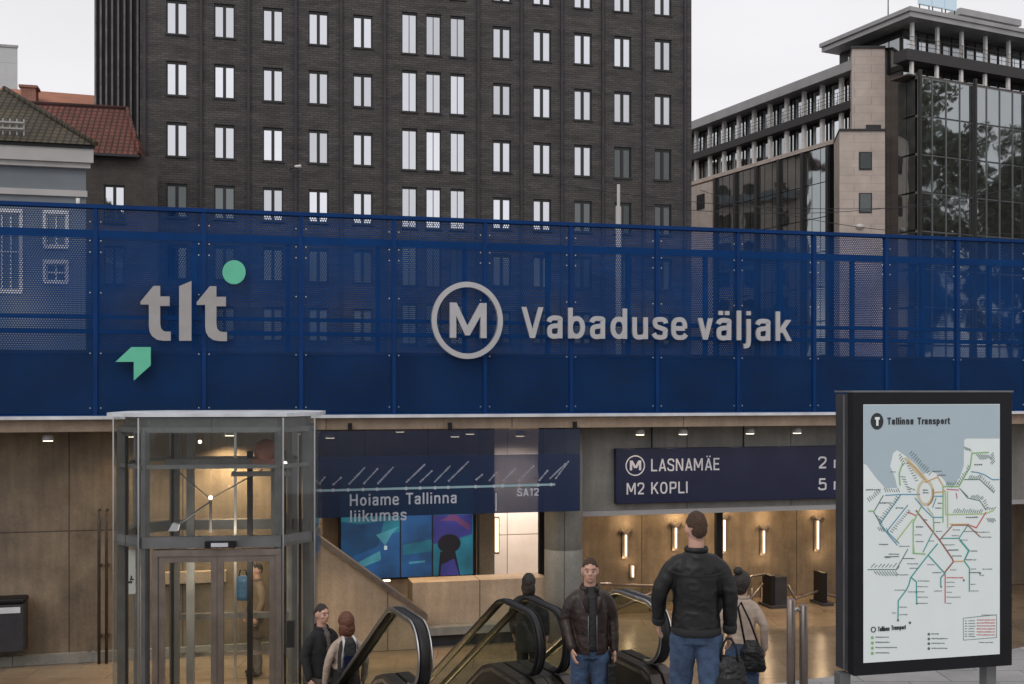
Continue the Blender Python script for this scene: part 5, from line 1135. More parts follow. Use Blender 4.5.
def line(mb, pts, w_, k=0, conv_=c1):
    w_ *= 1.25
    ribbon(mb, [u1(*conv_(p)) for p in pts], w_, -.0046-k*.00012, -.004-k*.00012)
def mapline(name, mt, sets, w_=.0065):
    m_ = MB(); k = 0
    for conv_, pts in sets: k += 1; line(m_, pts, w_, k % 9, conv_)
    return m_.build(name, M[mt], mp_)
ring_pts = [(400+42*math.cos(t), 300+68*math.sin(t)) for t in [2*math.pi*k/32 for k in range(33)]]
mapline('brown_line', 'mapbrown', [(c1, [(345,400),(480,570),(555,680)]), (c2, [(553,110),(560,122),(505,190)])], .009)
mapline('brown_line', 'mapbrown', [(c1, [(480,570),(555,485),(640,485),(712,552)])], .007)
mapline('orange_line', 'maporange', [(c1, [(540,480),(650,480)]), (c1, [(435,300),(500,295),(510,285)]), (c1, [(300,120),(345,160),(410,240)]), (c1, [(400,240),(470,210),(500,260)]), (c2, [(560,122),(620,120)])], .007)
mapline('sand_ring', 'mapsand', [(c1, ring_pts)], .017)
mapline('orange_ring', 'maporange', [(c1, [(p[0]+3, p[1]+4) for p in ring_pts[-3:]+ring_pts[1:8]])], .012)
mapline('red_line', 'mapred', [(c2, [(512,190),(512,360)]), (c1, [(745,410),(690,500),(650,485)]), (c1, [(300,410),(345,430)])], .007)
mapline('teal_line', 'mapteal', [(c2, [(470,20),(415,85),(315,215),(305,255),(290,285),(245,345),(243,455)]), (c2, [(315,210),(348,238),(350,365)]), (c2, [(415,85),(510,190),(487,215),(487,265)]), (c2, [(595,0),(645,60),(620,118),(650,160),(650,295)])], .0075)
mapline('teal_line', 'mapteal', [(c1, [(490,560),(590,560),(645,480)]), (c1, [(590,560),(650,630),(620,690)]), (c1, [(440,530),(385,640)])], .006)
mapline('blue_line', 'mapblue', [(c1, [(170,315),(260,310),(370,310)]), (c1, [(260,310),(140,480),(240,600)]), (c1, [(300,370),(180,520),(250,590)]), (c1, [(340,330),(385,385),(440,440),(500,440)]), (c1, [(450,320),(500,320)]), (c1, [(660,180),(700,185),(740,200),(780,225),(820,225)]), (c1, [(440,385),(460,330)])], .006)
mapline('green_line', 'mapgreen', [(c1, [(590,265),(500,265),(500,300),(500,470)]), (c1, [(375,380),(330,470),(330,650)]), (c2, [(330,0),(330,75),(400,80)]), (c1, [(445,440),(448,530)]), (c1, [(590,265),(655,150),(665,75),(760,70)]), (c1, [(75,405),(110,405)]), (c1, [(270,130),(250,190),(255,260)])], .0075)
mapline('lime_line', 'maplime', [(c1, [(512,290),(515,425),(740,420),(790,400)]), (c1, [(525,290),(527,500)]), (c1, [(230,580),(330,450)]), (c1, [(410,385),(445,430)]), (c2, [(335,70),(330,10)])], .0075)
mapline('pink_line', 'mappink', [(c1, [(520,280),(590,285)]), (c1, [(575,300),(580,335)])], .007)
mapline('grey_line', 'mapdgreen', [(c1, [(620,225),(710,225),(790,300)]), (c1, [(600,280),(640,330),(710,345),(745,400)]), (c1, [(160,315),(105,410),(140,470)]), (c2, [(70,168),(235,168),(250,150)]), (c2, [(300,50),(235,165)]), (c2, [(650,185),(715,185)]), (c2, [(165,95),(250,93)])], .005)
# slanted stop names along the lines: tiny strokes
random.seed(11)
m = MB(); kk = 0
def ticks(p, q, n, dx, dy, conv_=c1, both=False):
    global kk
    for k in range(n):
        t = (k+.5)/n; x = p[0]+(q[0]-p[0])*t; y = p[1]+(q[1]-p[1])*t; s_ = random.uniform(.7, 1.1)
        for g in ((1, -1) if both else (1,)):
            kk += 1; line(m, [(x+dx*.15*g, y+dy*.15*g), (x+dx*s_*g, y+dy*s_*g)], .0036, kk % 9, conv_)
ticks((300,80),(420,210),12,22,-26); ticks((260,70),(290,130),5,-18,20); ticks((250,200),(300,300),7,30,4); ticks((280,130),(340,240),8,24,-6)
ticks((630,60),(670,70),4,-18,-26); ticks((680,75),(760,80),7,26,32); ticks((790,60),(800,120),5,-26,30); ticks((660,160),(590,265),9,-14,-22); ticks((640,225),(720,225),8,12,-26); ticks((720,230),(790,310),8,14,-28)
ticks((610,290),(650,330),5,-22,-20); ticks((650,330),(720,345),7,20,-22); ticks((550,420),(720,420),14,16,-30); ticks((740,400),(790,400),4,16,-18); ticks((740,440),(790,440),5,20,30)
ticks((80,360),(150,300),7,-16,-26); ticks((170,300),(260,300),7,-12,-26); ticks((150,470),(260,330),12,-24,-16); ticks((190,520),(300,390),12,22,14); ticks((110,420),(140,490),5,26,14); ticks((510,260),(580,262),6,14,-26)
ticks((75,160),(220,160),7,24,-26,c2); ticks((95,172),(230,172),9,26,32,c2); ticks((120,490),(180,500),5,14,26); ticks((720,350),(740,400),4,22,-16); ticks((280,260),(330,280),4,18,8)
m.build('stop_ticks', M['mapdgreen'], mp_)
m = MB()
def word(x, y, wd, conv_, h=.0048):     # an unreadably small name: uneven dashes
    global kk
    t = 0
    while t < wd:
        l_ = random.uniform(5, 12); kk += 1; line(m, [(x+t, y+random.uniform(-1, 1)), (min(x+t+l_, x+wd), y+random.uniform(-1, 1))], h*random.uniform(.75, 1.1), kk % 9, conv_); t += l_+2.2
for x, y, wd in ((60,283,85),(138,358,70),(230,387,45),(135,595,52),(678,140,45),(440,178,50),(465,200,50),(385,285,30),(385,300,32),(470,360,24),(455,388,36),(630,440,70),(345,495,42),(385,455,25)): word(x, y, wd, c1, .0068)
for x, y, wd in ((340,540,40),(345,578,45),(460,520,35),(450,470,36),(420,575,30),(555,512,40),(550,545,40),(620,520,70),(690,525,75),(715,553,60),(600,570,40),(500,597,65),(530,625,60),(655,632,40),(550,660,55),(200,182,30),(620,682,45),(250,605,60),(190,650,55),(270,675,60)): word(x, y, wd, c1)
for x, y, wd in ((190,80,60),(270,105,70),(295,135,65),(310,160,45),(230,198,75),(410,140,40),(440,185,50),(355,233,70),(355,265,60),(300,295,95),(355,325,60),(355,360,58),(225,285,60),(250,382,45),(250,425,48),(210,415,22),(450,290,45),(520,240,45),(520,265,45),(520,297,32),(520,325,80),(520,360,28),(540,170,35),(525,58,60),(550,90,55),(630,113,60),(655,62,35),(658,165,30),(725,165,55),(658,252,28),(658,290,45),(710,200,22),(720,427,80),(705,583,80),(170,100,30)): word(x, y, wd, c2)
for i, y in enumerate((553, 582, 612, 642)): word(115, y, (75, 80, 122, 80)[i], c2, .006)
for i, y in enumerate((534, 561, 588, 616)): word(434, y, (42, 92, 75, 90)[i], c2, .006)
for y in (460, 475, 490, 505, 520, 535, 548): word(625, y, 12, c2, .005); word(645, y, 30+random.uniform(0, 12), c2, .005)
m.build('small_names', M['mapgrey'], mp_)
m = MB()
for x, y, wd in ((520,214,95),): word(x, y, wd, c2, .007)
for y in (455, 472, 489, 506, 523, 540): word(692, y, 105, c2, .006)
m.build('red_names', M['mapred'], mp_)
m = MB()
for a_, b_ in (((615,445),(805,425)),((805,425),(805,555)),((805,555),(617,570)),((617,570),(615,445))): kk += 1; line(m, [a_, b_], .003, kk % 9, c2)
m.build('key_box', M['mapgrey'], mp_)
m = MB()
def dot(x, y, r, conv_=c2): a_ = u1(*conv_((x, y))); disc(m, a_[0], a_[1], r, -.0056, -.004, 20)
for y in (556, 586, 615, 645): dot(97, y, .0115)
m.build('key_dots', M['mapgreen'], mp_)
m = MB()
for y in (536, 563, 590, 618): dot(419, y, .0105)
dot(243, 457, .009); dot(311, 471, .010); dot(350, 362, .007); dot(618, 229, .008); dot(710, 190, .008); dot(489, 266, .007)
m.build('key_dots', M['mapgrey'], mp_)
# heading with its round emblem
m = MB(); cx_, cz_ = u1(876.7, 421.3); disc(m, cx_, cz_, (mS(883)-mS(870.4))/2, -.0056, -.004, 40, 1)
m.v = [(x, y, cz_+(z-cz_)*1.18) for x, y, z in m.v]
m.build('emblem', M['mapink'], mp_)
m = MB(); rr = (mS(883)-mS(870.4))/2
lettering(m, 'T', cx_-rr*.55, cx_+rr*.58, cz_-rr*.62, rr*1.2, .26, -.0072, -.006); m.build('emblem_letter', M['sheet'], mp_)
m = MB(); b_ = u1(886, 424.3); e_ = u1(950, 424.3)
lettering(m, 'Tallinna', mS(886.3), mS(913), mZ(886, 424.6), mZ(886, 417.6)-mZ(886, 424.6), .19, -.006, -.0042, mZ(913, 424.4)); lettering(m, 'Transport', mS(916.5), mS(950), mZ(916, 424.4), mZ(916, 417.5)-mZ(916, 424.4), .19, -.006, -.0042, mZ(950, 424.0))
m.build('heading', M['mapink'], mp_)
m = MB(); q = u1(*c2((103, 510))); ringshape(m, q[0], q[1], .0145, .0215, -.0056, -.004, 28)
lettering(m, 'Tallinna', mS(877.3), mS(889), u1(877, 631.3)[1], .034, .2, -.0058, -.0042); lettering(m, 'Transport', mS(890.8), mS(905.8), u1(890, 630)[1], .034, .2, -.0058, -.0042); m.build('key_heading', M['mapink'], mp_)
# ================================================================== people
def remesh(mb, vox, smooth=4, k=.5):
    me = mb.mesh('tmp', M['skin']); o = bpy.data.objects.new('tmp', me); COL.objects.link(o)
    r_ = o.modifiers.new('r', 'REMESH'); r_.mode = 'VOXEL'; r_.voxel_size = vox
    if smooth: s_ = o.modifiers.new('s', 'SMOOTH'); s_.factor = k; s_.iterations = smooth
    dg = bpy.context.evaluated_depsgraph_get(); ev = o.evaluated_get(dg); out = bpy.data.meshes.new_from_object(ev)
    bpy.data.objects.remove(o); bpy.data.meshes.remove(me); return out
def finish(me, name, mt, parent, wr=0, freq=14, fold=None, cut=None, scale=1):
    me.name = name; me.materials.clear(); me.materials.append(mt)
    bm = bmesh.new(); bm.from_mesh(me); bm.normal_update()
    if wr:
        mv = []
        for v in bm.verts:
            p = v.co; a_ = noise.noise(Vector((p.x*freq, p.y*freq, p.z*freq*1.6)))+.5*noise.noise(Vector((p.x*freq*2.1+7, p.y*freq*2.1, p.z*freq*3)))
            a_ = (1-abs(a_))**2-.4                       # creases rather than bumps
            mv.append((v, v.normal*a_*wr))
        for v, d in mv: v.co += d
    if cut: bmesh.ops.delete(bm, geom=[f for f in bm.faces if cut(f.calc_center_median(), f.normal)], context='FACES')
    for f in bm.faces: f.smooth = True
    if scale != 1: bmesh.ops.scale(bm, vec=(scale,)*3, verts=bm.verts)
    bm.to_mesh(me); bm.free()
    o = bpy.data.objects.new(name, me); COL.objects.link(o); o.parent = parent; return o
def limb(mb, pts, rad, n=12):
    mb.tube(pts, rad, n, up=(0.02, 1, 0.02))
    for p, r in ((pts[0], rad[0]), (pts[-1], rad[-1])):
        q = r if isinstance(r, (int, float)) else min(r); mb.ball(p, q*.98, 10, 6)
def smoothpts(P, Rr, k=2):
    for _ in range(k):
        q, r = [P[0]], [Rr[0]]
        for i in range(len(P)-1):
            for t in (.25, .75): q.append(tuple(P[i][j]*(1-t)+P[i+1][j]*t for j in range(3))); r.append(tuple(Rr[i][j]*(1-t)+Rr[i+1][j]*t for j in range(2)) if isinstance(Rr[i], tuple) else Rr[i]*(1-t)+Rr[i+1]*t)
        q.append(P[-1]); r.append(Rr[-1]); P, Rr = q, r
    return P, Rr
def hand(mb, w_, el, side, curl=.5):
    """palm, four unequal bent fingers and a thumb at the side; w_ wrist, el elbow"""
    w_ = Vector(w_); d = (w_-Vector(el)).normalized(); d = (d+Vector((0, -.1, -.25))).normalized()
    back = Vector((side, 0, 0)); back = (back-d*back.dot(d)).normalized(); fwd = d.cross(back)
    if fwd.y > 0: fwd = -fwd
    pc = w_+d*.05
    mb.tube([w_-d*.02, w_+d*.015, w_+d*.05, w_+d*.09], [(.026, .022), (.034, .018), (.040, .017), (.038, .014)], 10, up=tuple(back))
    for k, L_ in enumerate((.068, .078, .073, .058)):
        b_ = w_+d*.085+fwd*(.030-.020*k); p1 = b_+d*L_*.42-back*.006; p2 = p1+(d*.7-back*.7*curl).normalized()*L_*.34; p3 = p2+(d*.35-back*curl*1.3).normalized()*L_*.28
        mb.tube([b_-d*.02, b_, p1, p2, p3], [.010, .0095, .009, .0082, .006], 8)
    b_ = w_+d*.03+fwd*.032; p1 = b_+fwd*.025+d*.025-back*.008; p2 = p1+d*.032-back*.012
    mb.tube([b_-fwd*.012, b_, p1, p2], [.013, .012, .0105, .008], 8)
def person(label, loc, rz, h, top, bottom, hairmat, hair='short', arms=None, turn=0, legs=None, vox=.010, female=False, shirt=None, open_front=False, top_len=.93, lean=0, group=None, face=True, coat_flare=0, top_name='jacket', puff=1.0):
    o = thing('person', label, 'person', loc, rz, group); k = h/1.78
    sh = .150 if female else .172
    arms = arms or {1: ((.235, .03, 1.20), (.240, -.06, .95)), -1: ((-.235, .03, 1.20), (-.240, -.06, .95))}
    legs = legs or {1: ((.10, -.03, .50), (.11, .0, .08)), -1: ((-.10, .02, .50), (-.11, .05, .08))}
    ht = Matrix.Translation((0, 0, 1.56)) @ Matrix.Rotation(turn, 4, 'Z') @ Matrix.Translation((0, 0, -1.56))
    hd = MB()
    hd.ball((0, .008, 1.672), (.076, .096, .108), 20, 14); hd.ball((0, -.030, 1.612), (.056, .062, .064), 16, 10); hd.ball((0, -.052, 1.582), (.034, .034, .026), 12, 8)
    hd.tube([(0, -.078, 1.675), (0, -.094, 1.652), (0, -.106, 1.636)], [.010, .014, .016], 8); hd.ball((.012, -.092, 1.634), .010, 8, 6); hd.ball((-.012, -.092, 1.634), .010, 8, 6)
    hd.tube([(-.045, -.066, 1.690), (0, -.083, 1.694), (.045, -.066, 1.690)], .014, 8)          # brow
    hd.tube([(-.022, -.077, 1.603), (0, -.086, 1.604), (.022, -.077, 1.603)], .010, 8)          # mouth ridge
    for s_ in (1, -1): hd.ball((s_*.079, .012, 1.655), (.013, .022, .033), 10, 8); hd.ball((s_*.042, -.060, 1.640), (.024, .022, .022), 10, 8)
    hd.v = [tuple(ht @ Vector((p[0]*.93, p[1], p[2]))) for p in hd.v]
    b = MB(); b.v += hd.v; b.f += hd.f; b.m += hd.m; b.sm += hd.sm
    b.tube([(0, .02, 1.42), (0, .015, 1.50), (0, .004, 1.60)], [(.075, .065), (.057, .058), (.055, .058)], 14)
    tp, tr = smoothpts([(0, 0, .90), (0, .0, 1.0), (0, 0, 1.12), (0, 0, 1.28), (0, .01, 1.40), (0, .015, 1.46)], [(.155, .105), (.16, .11), (.135, .095), (.150, .105), (.135, .085), (.08, .058)]); b.tube(tp, tr, 18)
    for s_ in (1, -1):
        e_, w_ = arms[s_]; P, Q = smoothpts([(s_*(sh-.06), .01, 1.395), tuple((Vector((s_*(sh-.01), .012, 1.37))+Vector(e_))/2), e_, tuple((Vector(e_)+Vector(w_))/2), w_], [.045, .042, .034, .032, .027]); limb(b, P, Q)
        hand(b, w_, e_, s_)
        kn, an = legs[s_]; P, Q = smoothpts([(s_*.085, 0, .93), kn, an], [.082, .056, .040]); limb(b, P, Q)
        b.ball((an[0], an[1]-.06, .045), (.04, .12, .04), 10, 8)
    body = remesh(b, min(vox, .008), 2); finish(body, 'body', M['skin'], o, scale=k)
    # face
    if face:
        f = MB()
        for s_ in (1, -1): f.ball((s_*.029, -.0815, 1.664), (.0095, .006, .005), 10, 6); f.tube([(s_*.016, -.093, 1.690), (s_*.033, -.090, 1.694), (s_*.050, -.076, 1.689)], .003, 6)
        f.v = [tuple((ht @ Vector(p))*k) for p in f.v]; f.build('eyes', M['eye'], o)
        f = MB(); f.tube([(-.024, -.083, 1.604), (0, -.095, 1.605), (.024, -.083, 1.604)], .0045, 6); f.v = [tuple((ht @ Vector(p))*k) for p in f.v]; f.build('mouth', M['lip'], o)
    # hair
    f = MB(); nn, kk_ = 40, 26; g = []
    for a_ in range(kk_+1):
        for c_ in range(nn):
            th = math.pi*a_/kk_; ph = 2*math.pi*c_/nn; g.append(Vector((math.sin(th)*math.cos(ph), math.sin(th)*math.sin(ph), math.cos(th))))
    def keep(n_):
        fy = -n_.y                                      # 1 = front
        low = -.60 if hair == 'short' else -.95
        lim = .025*noise.noise(n_*7)+low+(.60-low)*max(0, min(1, (fy+.45)/1.35))**.9
        if hair == 'short' and abs(n_.x) > .75 and n_.z < -.05: return False
        lim += .34*abs(n_.x)*(fy < .25)-.12*(fy < -.5)*(hair == 'short')
        return n_.z > lim-.35*(fy > .55)*0
    sz = (.0728, .0978, .1098) if hair == 'short' else (.092, .112, .122)
    pts = []
    for n_ in g:
        t_ = 1+.035*noise.noise(n_*9)+.02*noise.noise(n_*21); pts.append(Vector((n_.x*sz[0]*t_, .012+n_.y*sz[1]*t_, 1.674+n_.z*sz[2]*t_)))
    f.v = [tuple((ht @ p)*k) for p in pts]
    for a_ in range(kk_):
        for c_ in range(nn):
            q = (a_*nn+c_, a_*nn+(c_+1) % nn, (a_+1)*nn+(c_+1) % nn, (a_+1)*nn+c_)
            if keep(sum((g[i] for i in q), Vector())/4): f.f.append(q); f.m.append(0); f.sm.append(True)
    hm = f.mesh('hair', M[hairmat]); ho = bpy.data.objects.new('hair', hm); COL.objects.link(ho); ho.parent = o
    sm_ = ho.modifiers.new('thick', 'SOLIDIFY'); sm_.thickness = .003 if hair == 'short' else .008; sm_.offset = 0
    if hair in ('bob', 'bun'):
        f = MB()
        if hair == 'bob': f.ball((0, .05, 1.60), (.098, .075, .115), 18, 12); f.ball((.06, .02, 1.57), (.035, .05, .08), 12, 8); f.ball((-.06, .02, 1.57), (.035, .05, .08), 12, 8)
        else: f.ball((.02, .07, 1.80), (.05, .05, .045), 14, 10); f.ball((0, .05, 1.62), (.075, .07, .08), 14, 10)
        f.v = [tuple(ht @ Vector(p)) for p in f.v]; finish(remesh(f, .008, 2), 'hair', M[hairmat], o, wr=.006, freq=40, scale=k)
    # trousers and shoes
    t = MB(); pp_, pr_ = smoothpts([(0, 0, .86), (0, 0, .96), (0, 0, 1.06)], [(.168, .115), (.172, .122), (.152, .11)]); t.tube(pp_, pr_, 18)
    for s_ in (1, -1):
        kn, an = legs[s_]; up_ = (s_*.088, 0, .90); mid_ = tuple((up_[j]+kn[j])/2 for j in range(3))
        P, Q = smoothpts([up_, mid_, kn, (an[0], an[1]+.005, .30), (an[0], an[1], .07)], [.098, .09, .073, .068, .062]); limb(t, P, Q, 14)
    finish(remesh(t, vox, 3), 'trousers', M[bottom], o, wr=.007, freq=7, scale=k)
    for s_ in (1, -1):
        an = legs[s_][1]; t = MB(); t.ball((an[0], an[1]-.07, .045), (.047, .135, .05), 14, 10); t.ball((an[0], an[1]+.01, .07), (.045, .06, .06), 12, 8); finish(remesh(t, .010, 2), 'shoe', M['black'], o, scale=k)
    # upper garment
    j = MB(); q_ = puff
    P, Q = smoothpts([(0, 0, top_len), (0, 0, top_len+.06), (0, .0, 1.12), (0, 0, 1.28), (0, .012, 1.40), (0, .02, 1.475), (0, .02, 1.50)],
                     [(.168+coat_flare, .132+coat_flare*.7), (.172+coat_flare*.7, .138+coat_flare*.5), (.160*q_, .130), (.174*q_, .136), (.165*q_, .110), (.112, .088), (.075, .075)]); j.tube(P, Q, 20)
    for s_ in (1, -1):
        e_, w_ = arms[s_]; wv = Vector(w_); ev = Vector(e_); cf = tuple(ev.lerp(wv, .98))
        P, Q = smoothpts([(s_*(sh-.07), .012, 1.425), (s_*(sh-.010), .012, 1.378), tuple(Vector((s_*(sh+.015), .012, 1.37)).lerp(ev, .5)), e_, tuple(ev.lerp(wv, .55)), cf], [.062, .070*q_, .063*q_, .056*q_, .051*q_, .042]); limb(j, P, Q, 14)
    cut = None
    if open_front:
        cut = lambda c, n_: abs(c.x-.006) < .030+.035*max(0, (c.z-1.15)/.3) and n_.y < -.25 and c.z < 1.5
    finish(remesh(j, vox, 9), top_name, M[top], o, wr=.006, freq=6.5, cut=cut, scale=k)
    if open_front or shirt:
        j = MB(); P, Q = smoothpts([(0, -.004, .95), (0, -.004, 1.12), (0, -.004, 1.28), (0, .0, 1.40), (0, .012, 1.475), (0, .012, 1.52)], [(.145, .120), (.140, .118), (.150, .124), (.140, .100), (.092, .078), (.064, .068)]); j.tube(P, Q, 20)
        finish(remesh(j, vox, 3), 'shirt', M[shirt or 'cloth_shirt'], o, wr=.006, freq=14, scale=k)
    # collar
    c = MB(); n = 28; pts = []
    for q in range(n+1):
        a_ = math.radians(-75+330*q/n) if open_front else 2*math.pi*q/n
        pts.append((math.sin(a_)*.078*(-1), .015+math.cos(a_)*.074*(-1)*(-1), 1.515))
    if open_front:
        pts = [(math.sin(math.radians(a_))*.082, .014+math.cos(math.radians(a_))*.078, 1.515-.03*(abs(a_)/150)) for a_ in range(-150, 151, 12)]
        c.tube(pts, [(.012, .034)]*len(pts), 8)
        for s_ in (1, -1): c.tube([(s_*.045, -.062, 1.49), (s_*.070, -.110, 1.42), (s_*.050, -.142, 1.30)], [(.022, .012), (.034, .012), (.012, .008)], 8)
    else: c.tube(pts[:-1], [(.007, .019)]*n, 8, closed=True)
    c.v = [tuple(Vector(p)*k) for p in c.v]; c.build('collar', M[top], o)
    return o, k
def hem(o, k, z, rx, ry, mt, name='waistband'):
    c = MB(); n = 36; c.tube([(rx*math.cos(2*math.pi*q/n)*k, ry*math.sin(2*math.pi*q/n)*k, z*k) for q in range(n)], [(.012, .030)]*n, 8, closed=True); return c.build(name, M[mt], o)

# man walking away in the black leather jacket
y = 7.8; x = y*(696-HX)/F
man, k1 = person('man seen from behind in a black leather jacket and blue jeans, walking in', (x, y, 0), R(176), 1.79, 'leather_black', 'denim', 'hair_brown', arms={1: ((.262, .02, 1.20), (.255, -.10, .985)), -1: ((-.235, .03, 1.19), (-.240, -.03, .94))},
    legs={1: ((.10, -.10, .50), (.11, -.10, .08)), -1: ((-.10, .06, .50), (-.11, .16, .10))}, turn=R(14), vox=.008, face=True)
hem(man, k1, .945, .166, .134, 'cloth_black')
for s_, (a_, b_) in ((1, ((.262, .02, 1.20), (.255, -.10, .985))), (-1, ((-.235, .03, 1.19), (-.240, -.03, .94)))):
    v = Vector(a_).lerp(Vector(b_), .93); c = MB(); c.tube([tuple((v+(Vector(b_)-Vector(a_)).normalized()*q)*k1) for q in (-.03, .0, .03)], [.050, .052, .047], 14); c.build('cuff', M['cloth_black'], man)
m = MB(); m.box(-.10, .10, .1435, .147, 1.00, 1.004)
# back seams of the jacket
c = MB(); c.tube([(-.20, .095, 1.375), (-.1, .142, 1.35), (0, .150, 1.345), (.1, .142, 1.35), (.20, .095, 1.375)], .005, 6); c.v = [tuple(Vector(p)*k1) for p in c.v]; c.build('yoke_seam', M['cloth_black'], man)
# man in brown leather coming up
y = 9.7; x = y*(590-HX)/F
mb2, k2 = person('man facing the street in an open brown leather jacket, dark shirt and jeans', (x, y, -.512), R(6), 1.68, 'leather_brown', 'denim', 'hair_brown', arms={1: ((.222, .04, 1.20), (.225, -.02, .93)), -1: ((-.225, .03, 1.20), (-.185, -.10, .96))},
    turn=R(-8), vox=.008, open_front=True, shirt='cloth_shirt', top_len=.90)
c = MB()
for s_ in (1, -1):
    c.tube([(s_*.040, -.140, 1.27), (s_*.040, -.138, 1.12), (s_*.042, -.134, .95)], .004, 6)
c.v = [tuple(Vector(p)*k2) for p in c.v]; c.build('zip', M['steelpaint'], mb2)
c = MB(); c.tube([(-.17, -.0, .955), (-.1, -.105, .955), (0, -.13, .955), (.1, -.105, .955), (.17, 0, .955)], [(.004, .02)]*5, 8); c.v = [tuple(Vector(p)*k2) for p in c.v]; c.build('belt', M['black'], mb2)
for s_ in (1, -1):
    c = MB(); c.tube([(s_*.09, -.150, 1.12), (s_*.145, -.128, 1.10)], .007, 6); c.v = [tuple(Vector(p)*k2) for p in c.v]; c.build('pocket_seam', M['black'], mb2)
# woman beyond the black jacket
y = 11.0; x = y*(742-HX)/F
wm, k3 = person('woman in a beige coat with dark pinned-up hair, half hidden behind the black jacket man', (x, y, -.81), R(170), 1.64, 'cloth_beige', 'denim', 'hair_dark', hair='bun', female=True, vox=.010, top_len=1.02, turn=R(-20), puff=.86)
# the two at the lift
y = 12.8; x = y*(322-HX)/F
m4, k4 = person('man in a dark jacket and grey trousers, at the right edge of the lift', (x, y, ZH), R(50), 1.76, 'cloth_black', 'cloth_grey', 'hair_dark', vox=.012, open_front=True, shirt='cloth_grey')
y = 12.6; x = y*(346-HX)/F
m5, k5 = person('woman with bobbed auburn hair, beige top and long black skirt, below the sloping parapet', (x, y, ZH), R(205), 1.70, 'cloth_beige', 'cloth_black', 'hair_red', hair='bob', female=True, vox=.012, top_len=1.12, top_name='blouse', puff=.84)
c = MB(); c.lathe([(.24, .12), (.25, .3), (.20, .8), (.165, 1.02), (.155, 1.16)], 24); c.v = [(p[0]*k5, p[1]*.72*k5, p[2]*k5) for p in c.v]; c.build('skirt', M['cloth_black'], m5)
# person in black beyond the escalator, person behind the lift
y = 15.0; x = y*(529-HX)/F
m6, k6 = person('person in black seen from behind, standing beyond the escalator glass', (x, y, ZH), R(165), 1.74, 'cloth_black', 'cloth_black', 'hair_dark', hair='bob', vox=.012, top_len=.72, coat_flare=.04, top_name='coat', puff=1.12)
y = 16.4; x = y*(256-HX)/F
m7, k7 = person('person in a tan coat seen through the right lift door', (x, y, ZH), R(-60), 1.68, 'cloth_tan', 'cloth_grey', 'hair_dark', vox=.012, top_len=.62, coat_flare=.04, top_name='coat')

# things they carry, and the bag-shaped blue spot
def soft(mb, vox, name, mt, parent=None, wr=.008, freq=16): return finish(remesh(mb, vox, 3), name, M[mt], parent, wr=wr, freq=freq)
by_ = 7.72; bx_2 = by_*(729-HX)/F
bg_ = thing('hand_bag', 'soft black bag with two handles held by the black jacket man', 'bag', (bx_2, by_, .44), R(170))
m = MB(); m.tube([(0, 0, .0), (0, 0, .05), (0, 0, .18), (0, 0, .30), (0, 0, .345)], [(.11, .06), (.135, .085), (.125, .08), (.10, .045), (.08, .015)], 18); soft(m, .009, 'body', 'leather_black', bg_, .012, 15)
for q in (-.03, .03):
    m = MB(); m.tube([(-.06, q, .31), (-.05, q, .40), (-.015, q*.5, .465), (.02, q*.5, .465), (.05, q, .40), (.06, q, .31)], .008, 8); m.build('handle', M['black'], bg_)
m = MB(); m.box(-.085, .085, .080, .088, .08, .20); m.build('pocket', M['cloth_black'], bg_)
by_ = 10.85; bx_2 = by_*(752-HX)/F
sb = thing('shoulder_bag', 'dark shoulder bag hanging at the side of the woman in the beige coat', 'bag', (bx_2, by_, -.12), R(160))
m = MB(); m.tube([(0, 0, 0), (0, 0, .04), (0, 0, .2), (0, 0, .30)], [(.12, .05), (.14, .065), (.11, .06), (.06, .02)], 16); soft(m, .009, 'body', 'leather_black', sb, .008)
m = MB(); m.tube([(-.06, 0, .27), (.02, .02, .5), (.10, .06, .68), (.13, .04, .62), (.07, 0, .27)], .010, 8); m.build('strap', M['black'], sb)
y = 9.66; x = y*(608-HX)/F
cb = thing('small_bag', 'small black bag hanging from the left hand of the man in brown leather', 'bag', (x+.02, y-.02, .05), 0)
m = MB(); m.box(-.035, .035, -.1, .1, 0, .22); soft(m, .009, 'body', 'leather_black', cb, .004)
m = MB(); m.tube([(0, -.06, .21), (0, -.03, .33), (0, .03, .33), (0, .06, .21)], .007, 6); m.build('handle', M['black'], cb)
bp = thing('backpack', 'pale and dark blue backpack worn by the auburn-haired woman', 'backpack', (m5.location.x+.05, m5.location.y-.145, ZH+1.02), R(25))
m = MB(); m.tube([(0, 0, 0), (0, 0, .05), (0, 0, .25), (0, 0, .38), (0, 0, .42)], [(.10, .05), (.13, .07), (.125, .075), (.10, .06), (.05, .03)], 16); soft(m, .010, 'body', 'cloth_shirt', bp, .006)
m = MB(); m.box(-.07, .07, -.088, -.07, .06, .24); m.build('pocket', M['scr_deep'] if False else M['navy'], bp)
for s_ in (1, -1): m = MB(); m.tube([(s_*.08, -.045, .1), (s_*.085, -.075, .25), (s_*.07, -.05, .40), (s_*.06, .02, .44)], [(.016, .008)]*4, 8); m.build('strap', M['cloth_white'], bp)
y = 16.15; x = y*(243-HX)/F
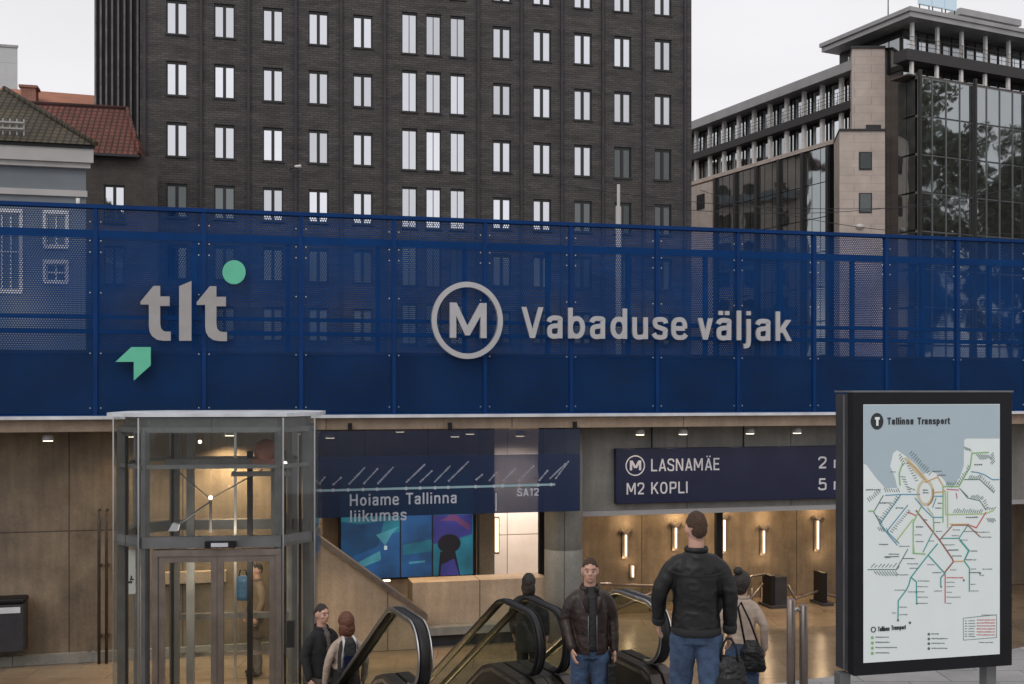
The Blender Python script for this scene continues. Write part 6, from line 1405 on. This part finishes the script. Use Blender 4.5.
lb2 = thing('blue_spot', 'blue shape standing in for a glowing spot by the tan coat, behind the lift door', 'bag', (x, y, CZ+(HY-600)*16.15/F), 0)  # bag shape added where only a blue glow shows
m = MB(); m.tube([(0, 0, 0), (0, 0, .05), (0, 0, .3), (0, 0, .36)], [(.08, .06), (.11, .08), (.10, .07), (.06, .03)], 16); soft(m, .012, 'body', 'spot_blue', lb2)
m = MB(); m.tube([(-.06, 0, .34), (-.04, 0, .44), (.04, 0, .44), (.06, 0, .34)], .012, 8); m.build('handle', M['black'], lb2)

# ================================================================== trees on the mound off to the right (they show as reflections in the glass building)
random.seed(21)
m = MB()
for tx, ty, hh, rr in ((52, 70, 27, 7.5), (58, 60, 30, 7.5), (62, 66, 29, 8), (73, 62, 24, 7), (60, 78, 22, 6), (84, 58, 20, 7), (70, 74, 21, 6), (45, 62, 22, 5)):
    m.mi = 1; m.tube([(tx, ty, ZP), (tx+.3, ty, ZP+hh*.4), (tx, ty+.3, ZP+hh*.75)], [.5, .35, .12], 8)
    for b_ in range(7):
        a_ = 2*math.pi*b_/7; m.tube([(tx+.2, ty, ZP+hh*(.3+.06*b_)), (tx+math.cos(a_)*rr*.6, ty+math.sin(a_)*rr*.6, ZP+hh*(.5+.06*b_))], [.18, .05], 6)
    m.mi = 0
    cl_ = [(tx+random.gauss(0, rr*.42), ty+random.gauss(0, rr*.42), ZP+hh*(.28+.68*random.random()**.8), random.uniform(1.2, 2.3)) for _ in range(26)]
    for cx_, cy_, cz_, cr_ in cl_:
        for _ in range(190):
            d_ = Vector((random.gauss(0, 1), random.gauss(0, 1), random.gauss(0, 1))).normalized()*cr_*random.random()**.4
            p = Vector((cx_, cy_, cz_))+d_; u_ = Vector((random.gauss(0, 1), random.gauss(0, 1), random.gauss(0, 1))).normalized(); v_ = u_.orthogonal().normalized(); s_ = random.uniform(.22, .42)
            m.quad(p-u_*s_, p-v_*s_*.6, p+u_*s_, p+v_*s_*.6)
o = m.build('hillside_trees', [M['leaf'], M['bark']]); o['kind'] = 'stuff'
o['label'] = 'dark leafy trees on the hill, seen as reflections in the glass building'
